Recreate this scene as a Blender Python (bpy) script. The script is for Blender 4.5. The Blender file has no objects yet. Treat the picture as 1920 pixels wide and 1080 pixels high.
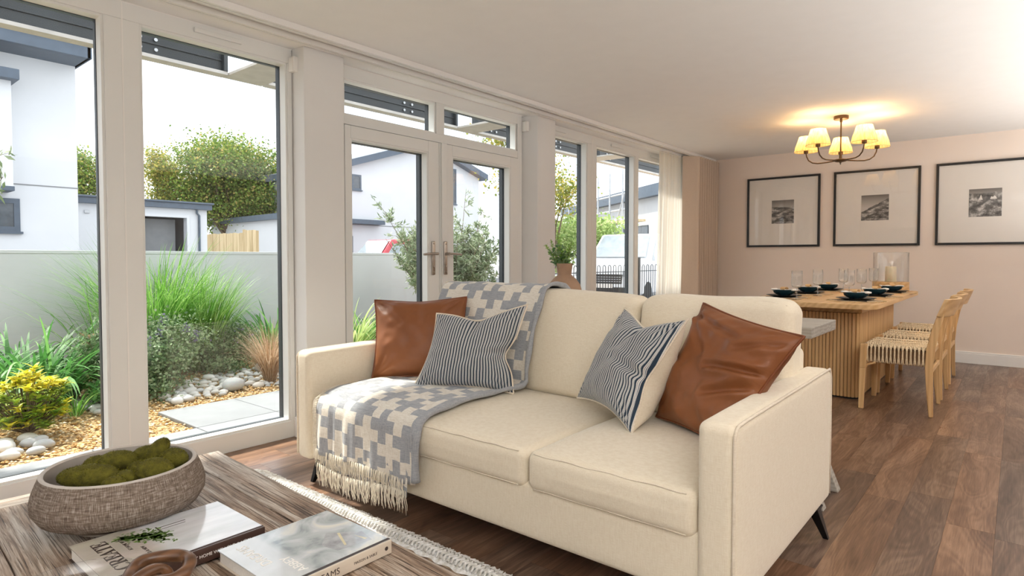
import bpy, math, random
import numpy as np
from mathutils import Vector, Matrix, noise as mnoise
rnd = random.Random(7)
PI = math.pi
R = math.radians
S = bpy.context.scene
C = bpy.context.collection

# ------------------------------------------------------------------ camera
cam_d = bpy.data.cameras.new('camera'); cam = bpy.data.objects.new('camera', cam_d); C.objects.link(cam)
cam_d.sensor_width = 36.0; cam_d.lens = 1149.0 / 1920 * 36
cam_d.shift_y = -20.0 / 1920
cam_d.clip_start = 0.02; cam_d.clip_end = 300
cam.location = (0, 0, 1.107)
cam.rotation_euler = (R(90 - 1.8), 0, R(39.55 - 90))
S.camera = cam
# ------------------------------------------------------------------ colour management
S.view_settings.view_transform = 'Standard'
S.view_settings.look = 'None'
S.view_settings.exposure = 0.35
S.view_settings.gamma = 1.0
S.view_settings.use_curve_mapping = False
S.cycles.use_denoising = True
S.cycles.max_bounces = 8
S.cycles.diffuse_bounces = 4
S.cycles.transparent_max_bounces = 24
S.cycles.sample_clamp_indirect = 6.0
S.cycles.caustics_reflective = False
S.cycles.caustics_refractive = False
# ------------------------------------------------------------------ world: bright thin overcast
W = bpy.data.worlds.new('sky'); S.world = W; W.use_nodes = True
wn = W.node_tree; wn.nodes.clear()
wo = wn.nodes.new('ShaderNodeOutputWorld'); wb = wn.nodes.new('ShaderNodeBackground')
tc = wn.nodes.new('ShaderNodeTexCoord'); mp = wn.nodes.new('ShaderNodeMapping'); mp.inputs['Scale'].default_value = (1, 1, 2.5)
nz = wn.nodes.new('ShaderNodeTexNoise'); nz.inputs['Scale'].default_value = 2.2; nz.inputs['Detail'].default_value = 5
rp = wn.nodes.new('ShaderNodeValToRGB')
rp.color_ramp.elements[0].position = .38; rp.color_ramp.elements[0].color = (.72, .79, .90, 1)
rp.color_ramp.elements[1].position = .60; rp.color_ramp.elements[1].color = (1, 1, 1, 1)
wn.links.new(tc.outputs['Generated'], mp.inputs['Vector']); wn.links.new(mp.outputs['Vector'], nz.inputs['Vector'])
wn.links.new(nz.outputs['Fac'], rp.inputs['Fac']); wn.links.new(rp.outputs['Color'], wb.inputs['Color'])
wb.inputs['Strength'].default_value = 1.9
wn.links.new(wb.outputs['Background'], wo.inputs['Surface'])
# ------------------------------------------------------------------ sun (hazy, from the garden side)
sd = bpy.data.lights.new('sun', 'SUN'); sd.energy = 6.5; sd.angle = R(3.0); sd.color = (1.0, .95, .86)
so = bpy.data.objects.new('sun', sd); C.objects.link(so)
so.rotation_euler = Vector((0.06, -1.0, -1.40)).to_track_quat('-Z', 'Y').to_euler()
so.location = (2, 14, 14)
# ------------------------------------------------------------------ added fill lights out of view behind and beside the camera, facing the ceiling
def area(name, loc, to, sx, sy, power, col=(1, 1, 1)):
    d = bpy.data.lights.new(name, 'AREA'); d.shape = 'RECTANGLE'; d.size = sx; d.size_y = sy; d.energy = power; d.color = col
    o = bpy.data.objects.new(name, d); C.objects.link(o); o.location = loc
    o.rotation_euler = (Vector(to) - Vector(loc)).to_track_quat('-Z', 'Y').to_euler()
    return o
area('fill_light', (-1.2, -1.3, 1.75), (-1.2, -1.3, 2.4), 2.6, 2.2, 135, (1.0, .98, .95))
area('fill_light', (4.6, -1.50, 1.10), (4.6, -1.50, 2.4), 5.8, 1.8, 125, (1.0, .965, .92))

# ================================================================== materials
def new_mat(name):
    m = bpy.data.materials.new(name); m.use_nodes = True
    nt = m.node_tree; b = nt.nodes['Principled BSDF']
    return m, nt, b
def setp(b, **k):
    names = dict(color='Base Color', rough='Roughness', metal='Metallic', spec='Specular IOR Level', sheen='Sheen Weight', coat='Coat Weight',
                 trans='Transmission Weight', ior='IOR', emis='Emission Color', estr='Emission Strength', sss='Subsurface Weight', alpha='Alpha', crough='Coat Roughness')
    for a, v in k.items():
        s = b.inputs[names[a]]
        if a in ('color', 'emis') and len(v) == 3: v = (*v, 1)
        s.default_value = v
def N(nt, t, **k):
    n = nt.nodes.new('ShaderNode' + t)
    for a, v in k.items():
        if a in n.inputs: n.inputs[a].default_value = v
        else: setattr(n, a, v)
    return n
def coords(nt, scale=(1, 1, 1), kind='Object', rot=(0, 0, 0), randomize=False):
    t = N(nt, 'TexCoord'); m = N(nt, 'Mapping'); m.inputs['Scale'].default_value = scale; m.inputs['Rotation'].default_value = rot
    if randomize:
        oi = N(nt, 'ObjectInfo'); mul = N(nt, 'VectorMath', operation='SCALE'); cx = N(nt, 'CombineXYZ')
        nt.links.new(oi.outputs['Random'], cx.inputs[0]); nt.links.new(oi.outputs['Random'], cx.inputs[1]); nt.links.new(oi.outputs['Random'], cx.inputs[2])
        nt.links.new(cx.outputs[0], mul.inputs[0]); mul.inputs['Scale'].default_value = 37.0
        ad = N(nt, 'VectorMath', operation='ADD')
        nt.links.new(t.outputs[kind], ad.inputs[0]); nt.links.new(mul.outputs[0], ad.inputs[1]); nt.links.new(ad.outputs[0], m.inputs['Vector'])
    else:
        nt.links.new(t.outputs[kind], m.inputs['Vector'])
    return m.outputs['Vector']
def ramp(nt, fac, stops):
    r = N(nt, 'ValToRGB'); e = r.color_ramp.elements
    while len(e) < len(stops): e.new(.5)
    for i, (p, c) in enumerate(stops):
        e[i].position = p; e[i].color = (*c, 1) if len(c) == 3 else c
    nt.links.new(fac, r.inputs['Fac']); return r.outputs['Color']
def mix(nt, fac, a, b, mode='MIX'):
    m = nt.nodes.new('ShaderNodeMix'); m.data_type = 'RGBA'; m.blend_type = mode
    def put(s, v):
        if isinstance(v, (int, float)): s.default_value = v
        elif isinstance(v, tuple): s.default_value = (*v, 1) if len(v) == 3 else v
        else: nt.links.new(v, s)
    put(m.inputs[0], fac); put(m.inputs[6], a); put(m.inputs[7], b)
    return m.outputs[2]
def bump(nt, b, h, strength=.3, dist=.01):
    n = N(nt, 'Bump'); n.inputs['Strength'].default_value = strength; n.inputs['Distance'].default_value = dist
    nt.links.new(h, n.inputs['Height']); nt.links.new(n.outputs['Normal'], b.inputs['Normal'])
def plain(name, color, rough=.5, noise_amt=.04, scale=8, bump_s=0.0, **k):
    m, nt, b = new_mat(name)
    v = coords(nt); n = N(nt, 'TexNoise', Scale=scale, Detail=4.0); nt.links.new(v, n.inputs['Vector'])
    lo = tuple(max(0, c * (1 - noise_amt)) for c in color); hi = tuple(min(1, c * (1 + noise_amt)) for c in color)
    nt.links.new(ramp(nt, n.outputs['Fac'], [(.3, lo), (.7, hi)]), b.inputs['Base Color'])
    setp(b, rough=rough, **k)
    if bump_s: bump(nt, b, n.outputs['Fac'], bump_s, .01)
    return m
def weave(name, color, color2, scale=420, rough=.9, bs=.35, slub=.5):
    """linen-like cloth: fine crossed threads with slubs"""
    m, nt, b = new_mat(name)
    def th(sc):
        v = coords(nt, sc); n = N(nt, 'TexNoise', Scale=1.0, Detail=2.0); nt.links.new(v, n.inputs['Vector']); return n.outputs['Fac']
    a = th((scale * .08, scale * .08, scale)); c = th((scale, scale * .9, scale * .06))
    s = N(nt, 'Math', operation='ADD'); nt.links.new(a, s.inputs[0]); nt.links.new(c, s.inputs[1])
    h = N(nt, 'Math', operation='MULTIPLY'); nt.links.new(s.outputs[0], h.inputs[0]); h.inputs[1].default_value = .5
    nt.links.new(ramp(nt, h.outputs[0], [(.36, color2), (.60, color)]), b.inputs['Base Color'])
    setp(b, rough=rough, sheen=.25, spec=.2)
    bump(nt, b, h.outputs[0], bs, .002)
    return m
def wood(name, dark, light, axis='X', scale=1.0, rough=.5, bs=.1, rings=3.0, contrast=(.3, .7), randomize=True):
    m, nt, b = new_mat(name)
    sc = {'X': (1.2, 14, 14), 'Y': (14, 1.2, 14), 'Z': (14, 14, 1.2)}[axis]
    v = coords(nt, tuple(s * scale for s in sc), randomize=randomize)
    n = N(nt, 'TexNoise', Scale=1.0, Detail=6.0, Roughness=.6, Distortion=.4); nt.links.new(v, n.inputs['Vector'])
    v2 = coords(nt, tuple(s * scale * .25 for s in sc), randomize=randomize)
    w = N(nt, 'TexWave', Scale=rings, Distortion=6.0, Detail=2.0); w.wave_type = 'RINGS'; nt.links.new(v2, w.inputs['Vector'])
    f = mix(nt, .22, n.outputs['Fac'], w.outputs['Fac'])
    nt.links.new(ramp(nt, f, [(contrast[0], dark), (contrast[1], light)]), b.inputs['Base Color'])
    setp(b, rough=rough); bump(nt, b, n.outputs['Fac'], bs, .003)
    return m
def leafmat(name, stops, trans=.35, rough=.5):
    m, nt, b = new_mat(name)
    g = N(nt, 'NewGeometry')
    col = ramp(nt, g.outputs['Random Per Island'], stops)
    nt.links.new(col, b.inputs['Base Color']); setp(b, rough=rough, spec=.3)
    t = N(nt, 'BsdfTranslucent'); nt.links.new(col, t.inputs['Color'])
    mx = N(nt, 'MixShader'); mx.inputs[0].default_value = trans
    out = nt.nodes['Material Output']
    nt.links.new(b.outputs[0], mx.inputs[1]); nt.links.new(t.outputs[0], mx.inputs[2]); nt.links.new(mx.outputs[0], out.inputs['Surface'])
    return m
def pane_mat(name, tint=(.97, .99, .985), ior=1.45, boost=1.0):
    """thin sheet glass: clear straight through, fresnel mirror on top"""
    m, nt, b = new_mat(name); nt.nodes.remove(b)
    out = nt.nodes['Material Output']
    t = N(nt, 'BsdfTransparent'); t.inputs['Color'].default_value = (*tint, 1)
    g = N(nt, 'BsdfGlossy'); g.inputs['Roughness'].default_value = .0
    lw = N(nt, 'LayerWeight'); lw.inputs['Blend'].default_value = .5
    f5 = N(nt, 'Math', operation='POWER'); nt.links.new(lw.outputs['Facing'], f5.inputs[0]); f5.inputs[1].default_value = 5.0
    f = N(nt, 'Math', operation='MULTIPLY_ADD'); nt.links.new(f5.outputs[0], f.inputs[0]); f.inputs[1].default_value = .9; f.inputs[2].default_value = .043
    mu = N(nt, 'Math', operation='MULTIPLY'); mu.inputs[1].default_value = boost; nt.links.new(f.outputs[0], mu.inputs[0])
    mx = N(nt, 'MixShader'); nt.links.new(mu.outputs[0], mx.inputs[0]); nt.links.new(t.outputs[0], mx.inputs[1]); nt.links.new(g.outputs[0], mx.inputs[2])
    nt.links.new(mx.outputs[0], out.inputs['Surface'])
    return m

M = {}
M['ceiling'] = plain('ceiling_paint', (.90, .90, .895), .9, .01)
M['wall'] = plain('wall_paint_blush', (.86, .755, .675), .85, .012, 3)
M['wall_white'] = plain('wall_paint_white', (.79, .79, .78), .85, .012, 3)
M['wall_taupe'] = plain('wall_paint_taupe', (.34, .29, .25), .85, .012, 3)
M['trim'] = plain('trim_gloss_white', (.85, .84, .82), .35, .01)
M['upvc'] = plain('window_frame_white', (.79, .80, .785), .35, .015, 2, spec=.4)
M['anthracite'] = plain('anthracite_frame', (.035, .045, .055), .4, .1)
M['glass'] = pane_mat('window_glass', boost=1.0)
M['glass_thin'] = pane_mat('picture_glass', (1, 1, 1), 1.5, 1.0)
M['linen'] = weave('cream_linen', (.865, .78, .63), (.78, .68, .52), 620, bs=.25)
M['piping'] = weave('cream_piping', (.82, .73, .60), (.70, .60, .46))
M['black_metal'] = plain('black_metal', (.018, .018, .02), .35, .1, metal=.6)
M['bronze'] = plain('bronze_metal', (.12, .075, .04), .4, .1, metal=.8)
M['nickel'] = plain('satin_nickel', (.42, .38, .34), .32, .05, metal=.95)
M['oak'] = wood('light_oak', (.60, .35, .15), (.80, .53, .255), 'Z', 1.0, .45)
M['oak_x'] = wood('light_oak_top', (.60, .36, .16), (.80, .55, .28), 'X', .8, .4)
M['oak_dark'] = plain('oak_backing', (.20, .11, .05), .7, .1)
M['walnut'] = wood('walnut', (.075, .034, .016), (.20, .095, .045), 'X', 1.5, .3)
M['grey_wood'] = wood('grey_washed_wood', (.30, .27, .23), (.45, .42, .37), 'Y', 1.8, .7, .3)
M['teal'] = plain('teal_ceramic', (.012, .045, .062), .25, .15, 20, coat=.5)
M['teal_dark'] = plain('dark_teal_ceramic', (.008, .014, .022), .35, .15, 20)
M['napkin'] = weave('white_napkin', (.86, .84, .80), (.74, .72, .68), 300)
M['rush'] = weave('jute_mat', (.62, .44, .24), (.40, .26, .12), 160, bs=.8)
M['cord'] = plain('paper_cord', (.80, .64, .42), .75, .15, 60, .3)
M['black_cutlery'] = plain('black_cutlery', (.012, .013, .016), .3, .1, metal=.5)
M['wax'] = plain('candle_wax', (.90, .80, .60), .5, .03, sss=.2)
M['black_frame'] = plain('black_frame', (.012, .011, .011), .35, .1)
M['mat_white'] = plain('picture_mount', (.80, .76, .71), .9, .01)
M['terracotta'] = plain('terracotta', (.38, .235, .15), .7, .12, 14, .1)
M['white_render'] = plain('white_render', (.69, .71, .735), .9, .02, 1.5)
M['garden_render'] = plain('grey_garden_render', (.60, .62, .64), .95, .06, 1.4)
M['fascia'] = plain('slate_fascia', (.085, .115, .155), .5, .1)
M['pergola'] = plain('dark_pergola_steel', (.022, .028, .032), .45, .3, 3)
M['pergola_light'] = plain('pale_pergola_board', (.50, .48, .45), .7, .1, 9)
M['win_dark'] = plain('dark_window_glass', (.08, .10, .12), .1, .2)
M['fence_wood'] = wood('timber_fence', (.48, .36, .19), (.72, .58, .36), 'Z', .7, .8)
M['paving'] = plain('grey_paving', (.25, .26, .268), .85, .06, 5, .1)
M['soil'] = plain('brown_soil', (.16, .10, .055), .95, .4, 20, .5)
M['road'] = plain('asphalt', (.22, .22, .225), .95, .1, 20)
M['bark'] = plain('tree_bark', (.16, .12, .08), .9, .3, 10, .5)
M['steel'] = plain('galvanised_steel', (.5, .52, .54), .4, .1, metal=.4)
M['van_white'] = plain('white_car_paint', (.82, .84, .87), .25, .01, coat=.6)
M['van_red'] = plain('red_car_paint', (.55, .04, .06), .25, .02, coat=.6)
M['car_glass'] = plain('car_glass', (.30, .35, .38), .06, .1, coat=1.0)  # base colour lightened to stand in for reflected sky
M['rubber'] = plain('tyre_rubber', (.03, .03, .03), .8, .1)

# glossy vinyl floor planks
def floor_mat():
    m, nt, b = new_mat('oak_vinyl_plank')
    oi = N(nt, 'ObjectInfo')
    v = coords(nt, (2.2, 26, 1), randomize=True)
    n = N(nt, 'TexNoise', Scale=1.0, Detail=8.0, Roughness=.68, Distortion=.5); nt.links.new(v, n.inputs['Vector'])
    v2 = coords(nt, (1.3, 6.5, 1), randomize=True); nb = N(nt, 'TexNoise', Scale=1.0, Detail=2.0, Distortion=.6); nt.links.new(v2, nb.inputs['Vector'])
    # growth-ring contours: bands of a smooth distorted field
    mr = N(nt, 'Math', operation='MULTIPLY'); mr.inputs[1].default_value = 26.0; nt.links.new(nb.outputs['Fac'], mr.inputs[0])
    pw = N(nt, 'Math', operation='PINGPONG'); pw.inputs[1].default_value = 1.0; nt.links.new(mr.outputs[0], pw.inputs[0])
    v3 = coords(nt, (9, 210, 1), randomize=True); n3 = N(nt, 'TexNoise', Scale=1.0, Detail=3.0); nt.links.new(v3, n3.inputs['Vector'])
    f0 = mix(nt, .55, n.outputs['Fac'], nb.outputs['Fac'])
    f = mix(nt, .085, f0, pw.outputs[0])
    f2 = mix(nt, .22, f, n3.outputs['Fac'])
    warm = ramp(nt, f2, [(.34, (.080, .037, .020)), (.50, (.205, .108, .062)), (.64, (.37, .215, .13))])
    grey = ramp(nt, f2, [(.34, (.048, .028, .020)), (.50, (.120, .076, .055)), (.64, (.26, .18, .13))])
    col = mix(nt, oi.outputs['Random'], grey, warm)
    v4 = coords(nt, (.9, .9, 1), 'Object', randomize=False); n4 = N(nt, 'TexNoise', Scale=1.5, Detail=1.0); nt.links.new(v4, n4.inputs['Vector'])
    nt.links.new(col, b.inputs['Base Color'])
    nt.links.new(ramp(nt, f2, [(.3, (.38,) * 3), (.7, (.26,) * 3)]), b.inputs['Roughness'])
    setp(b, spec=.5); bump(nt, b, f2, .12, .002)
    return m
M['floor'] = floor_mat()
def rustic_mat(name, axis):
    m, nt, b = new_mat(name)
    s = (85, 3.4, 14) if axis == 'Y' else (3.4, 85, 14)
    v = coords(nt, s, randomize=True)
    n = N(nt, 'TexNoise', Scale=1.0, Detail=7.0, Roughness=.72, Distortion=1.4); nt.links.new(v, n.inputs['Vector'])
    s2 = (16, 1.3, 4) if axis == 'Y' else (1.3, 16, 4)
    v2 = coords(nt, s2, randomize=True)
    n2 = N(nt, 'TexNoise', Scale=1.0, Detail=5.0, Distortion=1.0); nt.links.new(v2, n2.inputs['Vector'])
    f = mix(nt, .38, n.outputs['Fac'], n2.outputs['Fac'])
    vc = coords(nt, (150, 2.0, 14) if axis == 'Y' else (2.0, 150, 14), randomize=True)
    nc = N(nt, 'TexNoise', Scale=1.0, Detail=4.0, Roughness=.6, Distortion=2.2); nt.links.new(vc, nc.inputs['Vector'])
    ck = ramp(nt, nc.outputs['Fac'], [(.36, (0, 0, 0)), (.44, (1, 1, 1))])
    f = mix(nt, .35, f, ck, 'MULTIPLY')
    a = ramp(nt, f, [(.30, (.028, .014, .007)), (.39, (.16, .095, .056)), (.48, (.38, .26, .175)), (.58, (.64, .51, .40))])
    c = ramp(nt, f, [(.30, (.032, .022, .015)), (.39, (.18, .13, .095)), (.48, (.42, .34, .27)), (.58, (.68, .60, .52))])
    nt.links.new(mix(nt, ramp(nt, n2.outputs['Fac'], [(.4, (0, 0, 0)), (.6, (1, 1, 1))]), a, c), b.inputs['Base Color'])
    setp(b, rough=.52, spec=.5); bump(nt, b, f, 1.0, .006)
    return m
M['rustic_y'] = rustic_mat('weathered_wood_y', 'Y'); M['rustic_x'] = rustic_mat('weathered_wood_x', 'X')
def leather():
    m, nt, b = new_mat('tan_leather')
    v = coords(nt); n = N(nt, 'TexNoise', Scale=5.0, Detail=6.0); nt.links.new(v, n.inputs['Vector'])
    vo = N(nt, 'TexVoronoi', Scale=330.0); nt.links.new(v, vo.inputs['Vector'])
    nt.links.new(ramp(nt, n.outputs['Fac'], [(.25, (.20, .066, .021)), (.75, (.29, .105, .038))]), b.inputs['Base Color'])
    setp(b, rough=.46, spec=.4); bump(nt, b, vo.outputs['Distance'], .15, .001); return m
M['leather'] = leather()
M['leather_pipe'] = plain('leather_piping', (.20, .055, .015), .45, .1)
def stripes():
    m, nt, b = new_mat('navy_ticking_stripe')
    uv = N(nt, 'UVMap'); sp = N(nt, 'SeparateXYZ'); nt.links.new(uv.outputs[0], sp.inputs[0])
    mu = N(nt, 'Math', operation='MULTIPLY'); mu.inputs[1].default_value = 33.0; nt.links.new(sp.outputs[0], mu.inputs[0])
    fr = N(nt, 'Math', operation='FRACT'); nt.links.new(mu.outputs[0], fr.inputs[0])
    col = N(nt, 'ValToRGB'); col.color_ramp.interpolation = 'CONSTANT'; e = col.color_ramp.elements
    navy = (.030, .048, .075, 1); cream = (.66, .64, .60, 1); mid = (.16, .20, .26, 1)
    for k in range(4): e.new(.5)
    for k, (p, c) in enumerate([(0, navy), (.42, cream), (.60, mid), (.68, cream), (.86, mid), (.94, cream)]): e[k].position = p; e[k].color = c
    nt.links.new(fr.outputs[0], col.inputs['Fac'])
    v = coords(nt, (500, 500, 500)); n = N(nt, 'TexNoise', Scale=1.0, Detail=2.0); nt.links.new(v, n.inputs['Vector'])
    nt.links.new(mix(nt, .25, col.outputs['Color'], n.outputs['Color'], 'OVERLAY'), b.inputs['Base Color'])
    setp(b, rough=.9, spec=.15, sheen=.2); bump(nt, b, n.outputs['Fac'], .3, .001); return m
M['stripe'] = stripes()
M['throw_grey'] = weave('throw_blue_grey', (.42, .43, .45), (.27, .29, .32), 500, bs=.6)
M['throw_cream'] = weave('throw_cream', (.84, .80, .72), (.66, .60, .50), 500, bs=.6)
M['fringe'] = plain('cream_yarn', (.84, .77, .64), .9, .08, 60)
def bowl_mat():
    m, nt, b = new_mat('combed_stoneware')
    tcn = N(nt, 'TexCoord'); sp = N(nt, 'SeparateXYZ'); nt.links.new(tcn.outputs['Object'], sp.inputs[0])
    at = N(nt, 'Math', operation='ARCTAN2'); nt.links.new(sp.outputs[1], at.inputs[0]); nt.links.new(sp.outputs[0], at.inputs[1])
    cx = N(nt, 'CombineXYZ'); a2 = N(nt, 'Math', operation='MULTIPLY'); a2.inputs[1].default_value = 105; nt.links.new(at.outputs[0], a2.inputs[0])
    z2 = N(nt, 'Math', operation='MULTIPLY'); z2.inputs[1].default_value = 42; nt.links.new(sp.outputs[2], z2.inputs[0])
    nt.links.new(a2.outputs[0], cx.inputs[0]); nt.links.new(z2.outputs[0], cx.inputs[1])
    n = N(nt, 'TexNoise', Scale=1.0, Detail=3.0, Roughness=.6); nt.links.new(cx.outputs[0], n.inputs['Vector'])
    z3 = N(nt, 'Math', operation='MULTIPLY'); z3.inputs[1].default_value = 260; nt.links.new(sp.outputs[2], z3.inputs[0])
    a3 = N(nt, 'Math', operation='MULTIPLY'); a3.inputs[1].default_value = 7; nt.links.new(at.outputs[0], a3.inputs[0])
    c2 = N(nt, 'CombineXYZ'); nt.links.new(a3.outputs[0], c2.inputs[0]); nt.links.new(z3.outputs[0], c2.inputs[1])
    n2 = N(nt, 'TexNoise', Scale=1.0, Detail=2.0); nt.links.new(c2.outputs[0], n2.inputs['Vector'])
    f = mix(nt, .40, n.outputs['Fac'], n2.outputs['Fac'])
    nt.links.new(ramp(nt, f, [(.36, (.11, .080, .060)), (.50, (.225, .175, .138)), (.64, (.44, .385, .335))]), b.inputs['Base Color'])
    setp(b, rough=.85, spec=.2); bump(nt, b, f, .8, .004); return m
M['stoneware'] = bowl_mat()
M['stone_rim'] = plain('pale_stoneware', (.55, .50, .45), .7, .06, 30)
M['moss'] = plain('moss', (.11, .10, .009), .95, .4, 60, .5)
M['moss_fuzz'] = leafmat('moss_fuzz', [(0, (.05, .046, .004)), (.5, (.14, .128, .011)), (1, (.30, .27, .03))], .2, .9)
M['gravel'] = leafmat('golden_gravel', [(0, (.46, .25, .08)), (.35, (.70, .45, .19)), (.7, (.84, .62, .34)), (1, (.88, .78, .60))], .0, .85)
M['gravel_bed'] = plain('gravel_bed', (.46, .31, .15), .95, .35, 90, .5)
def pebble_mat():
    m, nt, b = new_mat('grey_pebble'); oi = N(nt, 'ObjectInfo')
    v = coords(nt, (1, 1, 1), randomize=True); n = N(nt, 'TexNoise', Scale=14.0, Detail=4.0); nt.links.new(v, n.inputs['Vector'])
    c1 = ramp(nt, oi.outputs['Random'], [(0, (.42, .43, .43)), (.4, (.60, .60, .59)), (.75, (.70, .66, .60)), (1, (.80, .80, .78))])
    nt.links.new(mix(nt, .3, c1, n.outputs['Color'], 'OVERLAY'), b.inputs['Base Color']); setp(b, rough=.7); return m
M['pebble'] = pebble_mat()
def shade_mat():
    m, nt, b = new_mat('pleated_lampshade'); out = nt.nodes['Material Output']
    v = coords(nt, (60, 60, 8)); n = N(nt, 'TexNoise', Scale=1.0, Detail=2.0); nt.links.new(v, n.inputs['Vector'])
    col = ramp(nt, n.outputs['Fac'], [(.35, (.80, .58, .26)), (.65, (.94, .75, .42))])
    nt.links.new(col, b.inputs['Base Color']); setp(b, rough=.9)
    t = N(nt, 'BsdfTranslucent'); nt.links.new(col, t.inputs['Color'])
    mx = N(nt, 'MixShader'); mx.inputs[0].default_value = .6
    nt.links.new(b.outputs[0], mx.inputs[1]); nt.links.new(t.outputs[0], mx.inputs[2]); nt.links.new(mx.outputs[0], out.inputs['Surface']); return m
M['shade'] = shade_mat()
def bulb_mat():
    m, nt, b = new_mat('lit_bulb'); setp(b, color=(1, .9, .7), emis=(1, .72, .38), estr=14.0); return m
M['bulb'] = bulb_mat()
def sheer_mat():
    m, nt, b = new_mat('sheer_voile'); out = nt.nodes['Material Output']
    v = coords(nt, (700, 700, 30)); n = N(nt, 'TexNoise', Scale=1.0, Detail=2.0); nt.links.new(v, n.inputs['Vector'])
    nt.links.new(ramp(nt, n.outputs['Fac'], [(.3, (.84, .80, .72)), (.7, (.93, .90, .84))]), b.inputs['Base Color']); setp(b, rough=.9)
    t = N(nt, 'BsdfTranslucent'); t.inputs['Color'].default_value = (.95, .92, .86, 1)
    mx = N(nt, 'MixShader'); mx.inputs[0].default_value = .55
    tr = N(nt, 'BsdfTransparent'); m2 = N(nt, 'MixShader'); m2.inputs[0].default_value = .22
    nt.links.new(b.outputs[0], mx.inputs[1]); nt.links.new(t.outputs[0], mx.inputs[2])
    nt.links.new(mx.outputs[0], m2.inputs[1]); nt.links.new(tr.outputs[0], m2.inputs[2]); nt.links.new(m2.outputs[0], out.inputs['Surface']); return m
M['sheer'] = sheer_mat()
M['curtain'] = weave('taupe_curtain', (.66, .55, .455), (.58, .475, .385), 900, bs=.3)
M['rug'] = None
def rug_mat():
    m, nt, b = new_mat('brown_wool_rug'); v = coords(nt, (60, 14, 1)); n = N(nt, 'TexNoise', Scale=1.0, Detail=3.0); nt.links.new(v, n.inputs['Vector'])
    nt.links.new(ramp(nt, n.outputs['Fac'], [(.38, (.10, .06, .04)), (.5, (.30, .21, .14)), (.62, (.58, .48, .37))]), b.inputs['Base Color']); setp(b, rough=.95); bump(nt, b, n.outputs['Fac'], .8, .01); return m
M['rug'] = rug_mat()
M['rug_edge'] = plain('cream_wool', (.90, .86, .77), .95, .3, 55, .9)
LEAF = dict(
    oak=leafmat('oak_leaves', [(0, (.075, .14, .02)), (.5, (.17, .28, .045)), (.85, (.34, .38, .08)), (1, (.50, .36, .12))], .4),
    oak2=leafmat('autumn_leaves', [(0, (.12, .18, .03)), (.5, (.30, .33, .06)), (1, (.55, .42, .10))], .45),
    bush=leafmat('hedge_leaves', [(0, (.10, .20, .03)), (.6, (.24, .42, .05)), (1, (.42, .60, .10))], .4),
    lime=leafmat('lime_leaves', [(0, (.22, .34, .10)), (.6, (.40, .52, .18)), (1, (.60, .68, .32))], .45),
    olive=leafmat('olive_leaves', [(0, (.12, .19, .09)), (.5, (.30, .38, .22)), (1, (.58, .64, .50))], .25),
    strap=leafmat('strap_leaves', [(0, (.045, .15, .035)), (.6, (.11, .32, .07)), (1, (.26, .50, .15))], .35),
    grass=leafmat('tall_grass', [(0, (.05, .17, .02)), (.5, (.15, .36, .05)), (1, (.40, .60, .18))], .4),
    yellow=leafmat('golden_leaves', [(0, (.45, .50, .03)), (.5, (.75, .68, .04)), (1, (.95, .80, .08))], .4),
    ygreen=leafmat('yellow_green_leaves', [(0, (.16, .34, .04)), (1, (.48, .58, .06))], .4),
    mauve=leafmat('mauve_flowers', [(0, (.20, .16, .30)), (1, (.42, .38, .58))], .3),
    grey=leafmat('grey_green_leaves', [(0, (.09, .17, .07)), (.6, (.22, .33, .15)), (1, (.42, .50, .32))], .3),
    bronze=leafmat('bronze_sedge', [(0, (.30, .17, .09)), (.6, (.52, .36, .22)), (1, (.72, .58, .42))], .3),
    euc=leafmat('sprig_leaves', [(0, (.22, .45, .08)), (.5, (.42, .66, .18)), (1, (.68, .80, .30))], .6),
    euc2=leafmat('sprig_round_leaves', [(0, (.14, .28, .13)), (1, (.40, .54, .30))], .5),
)

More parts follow.
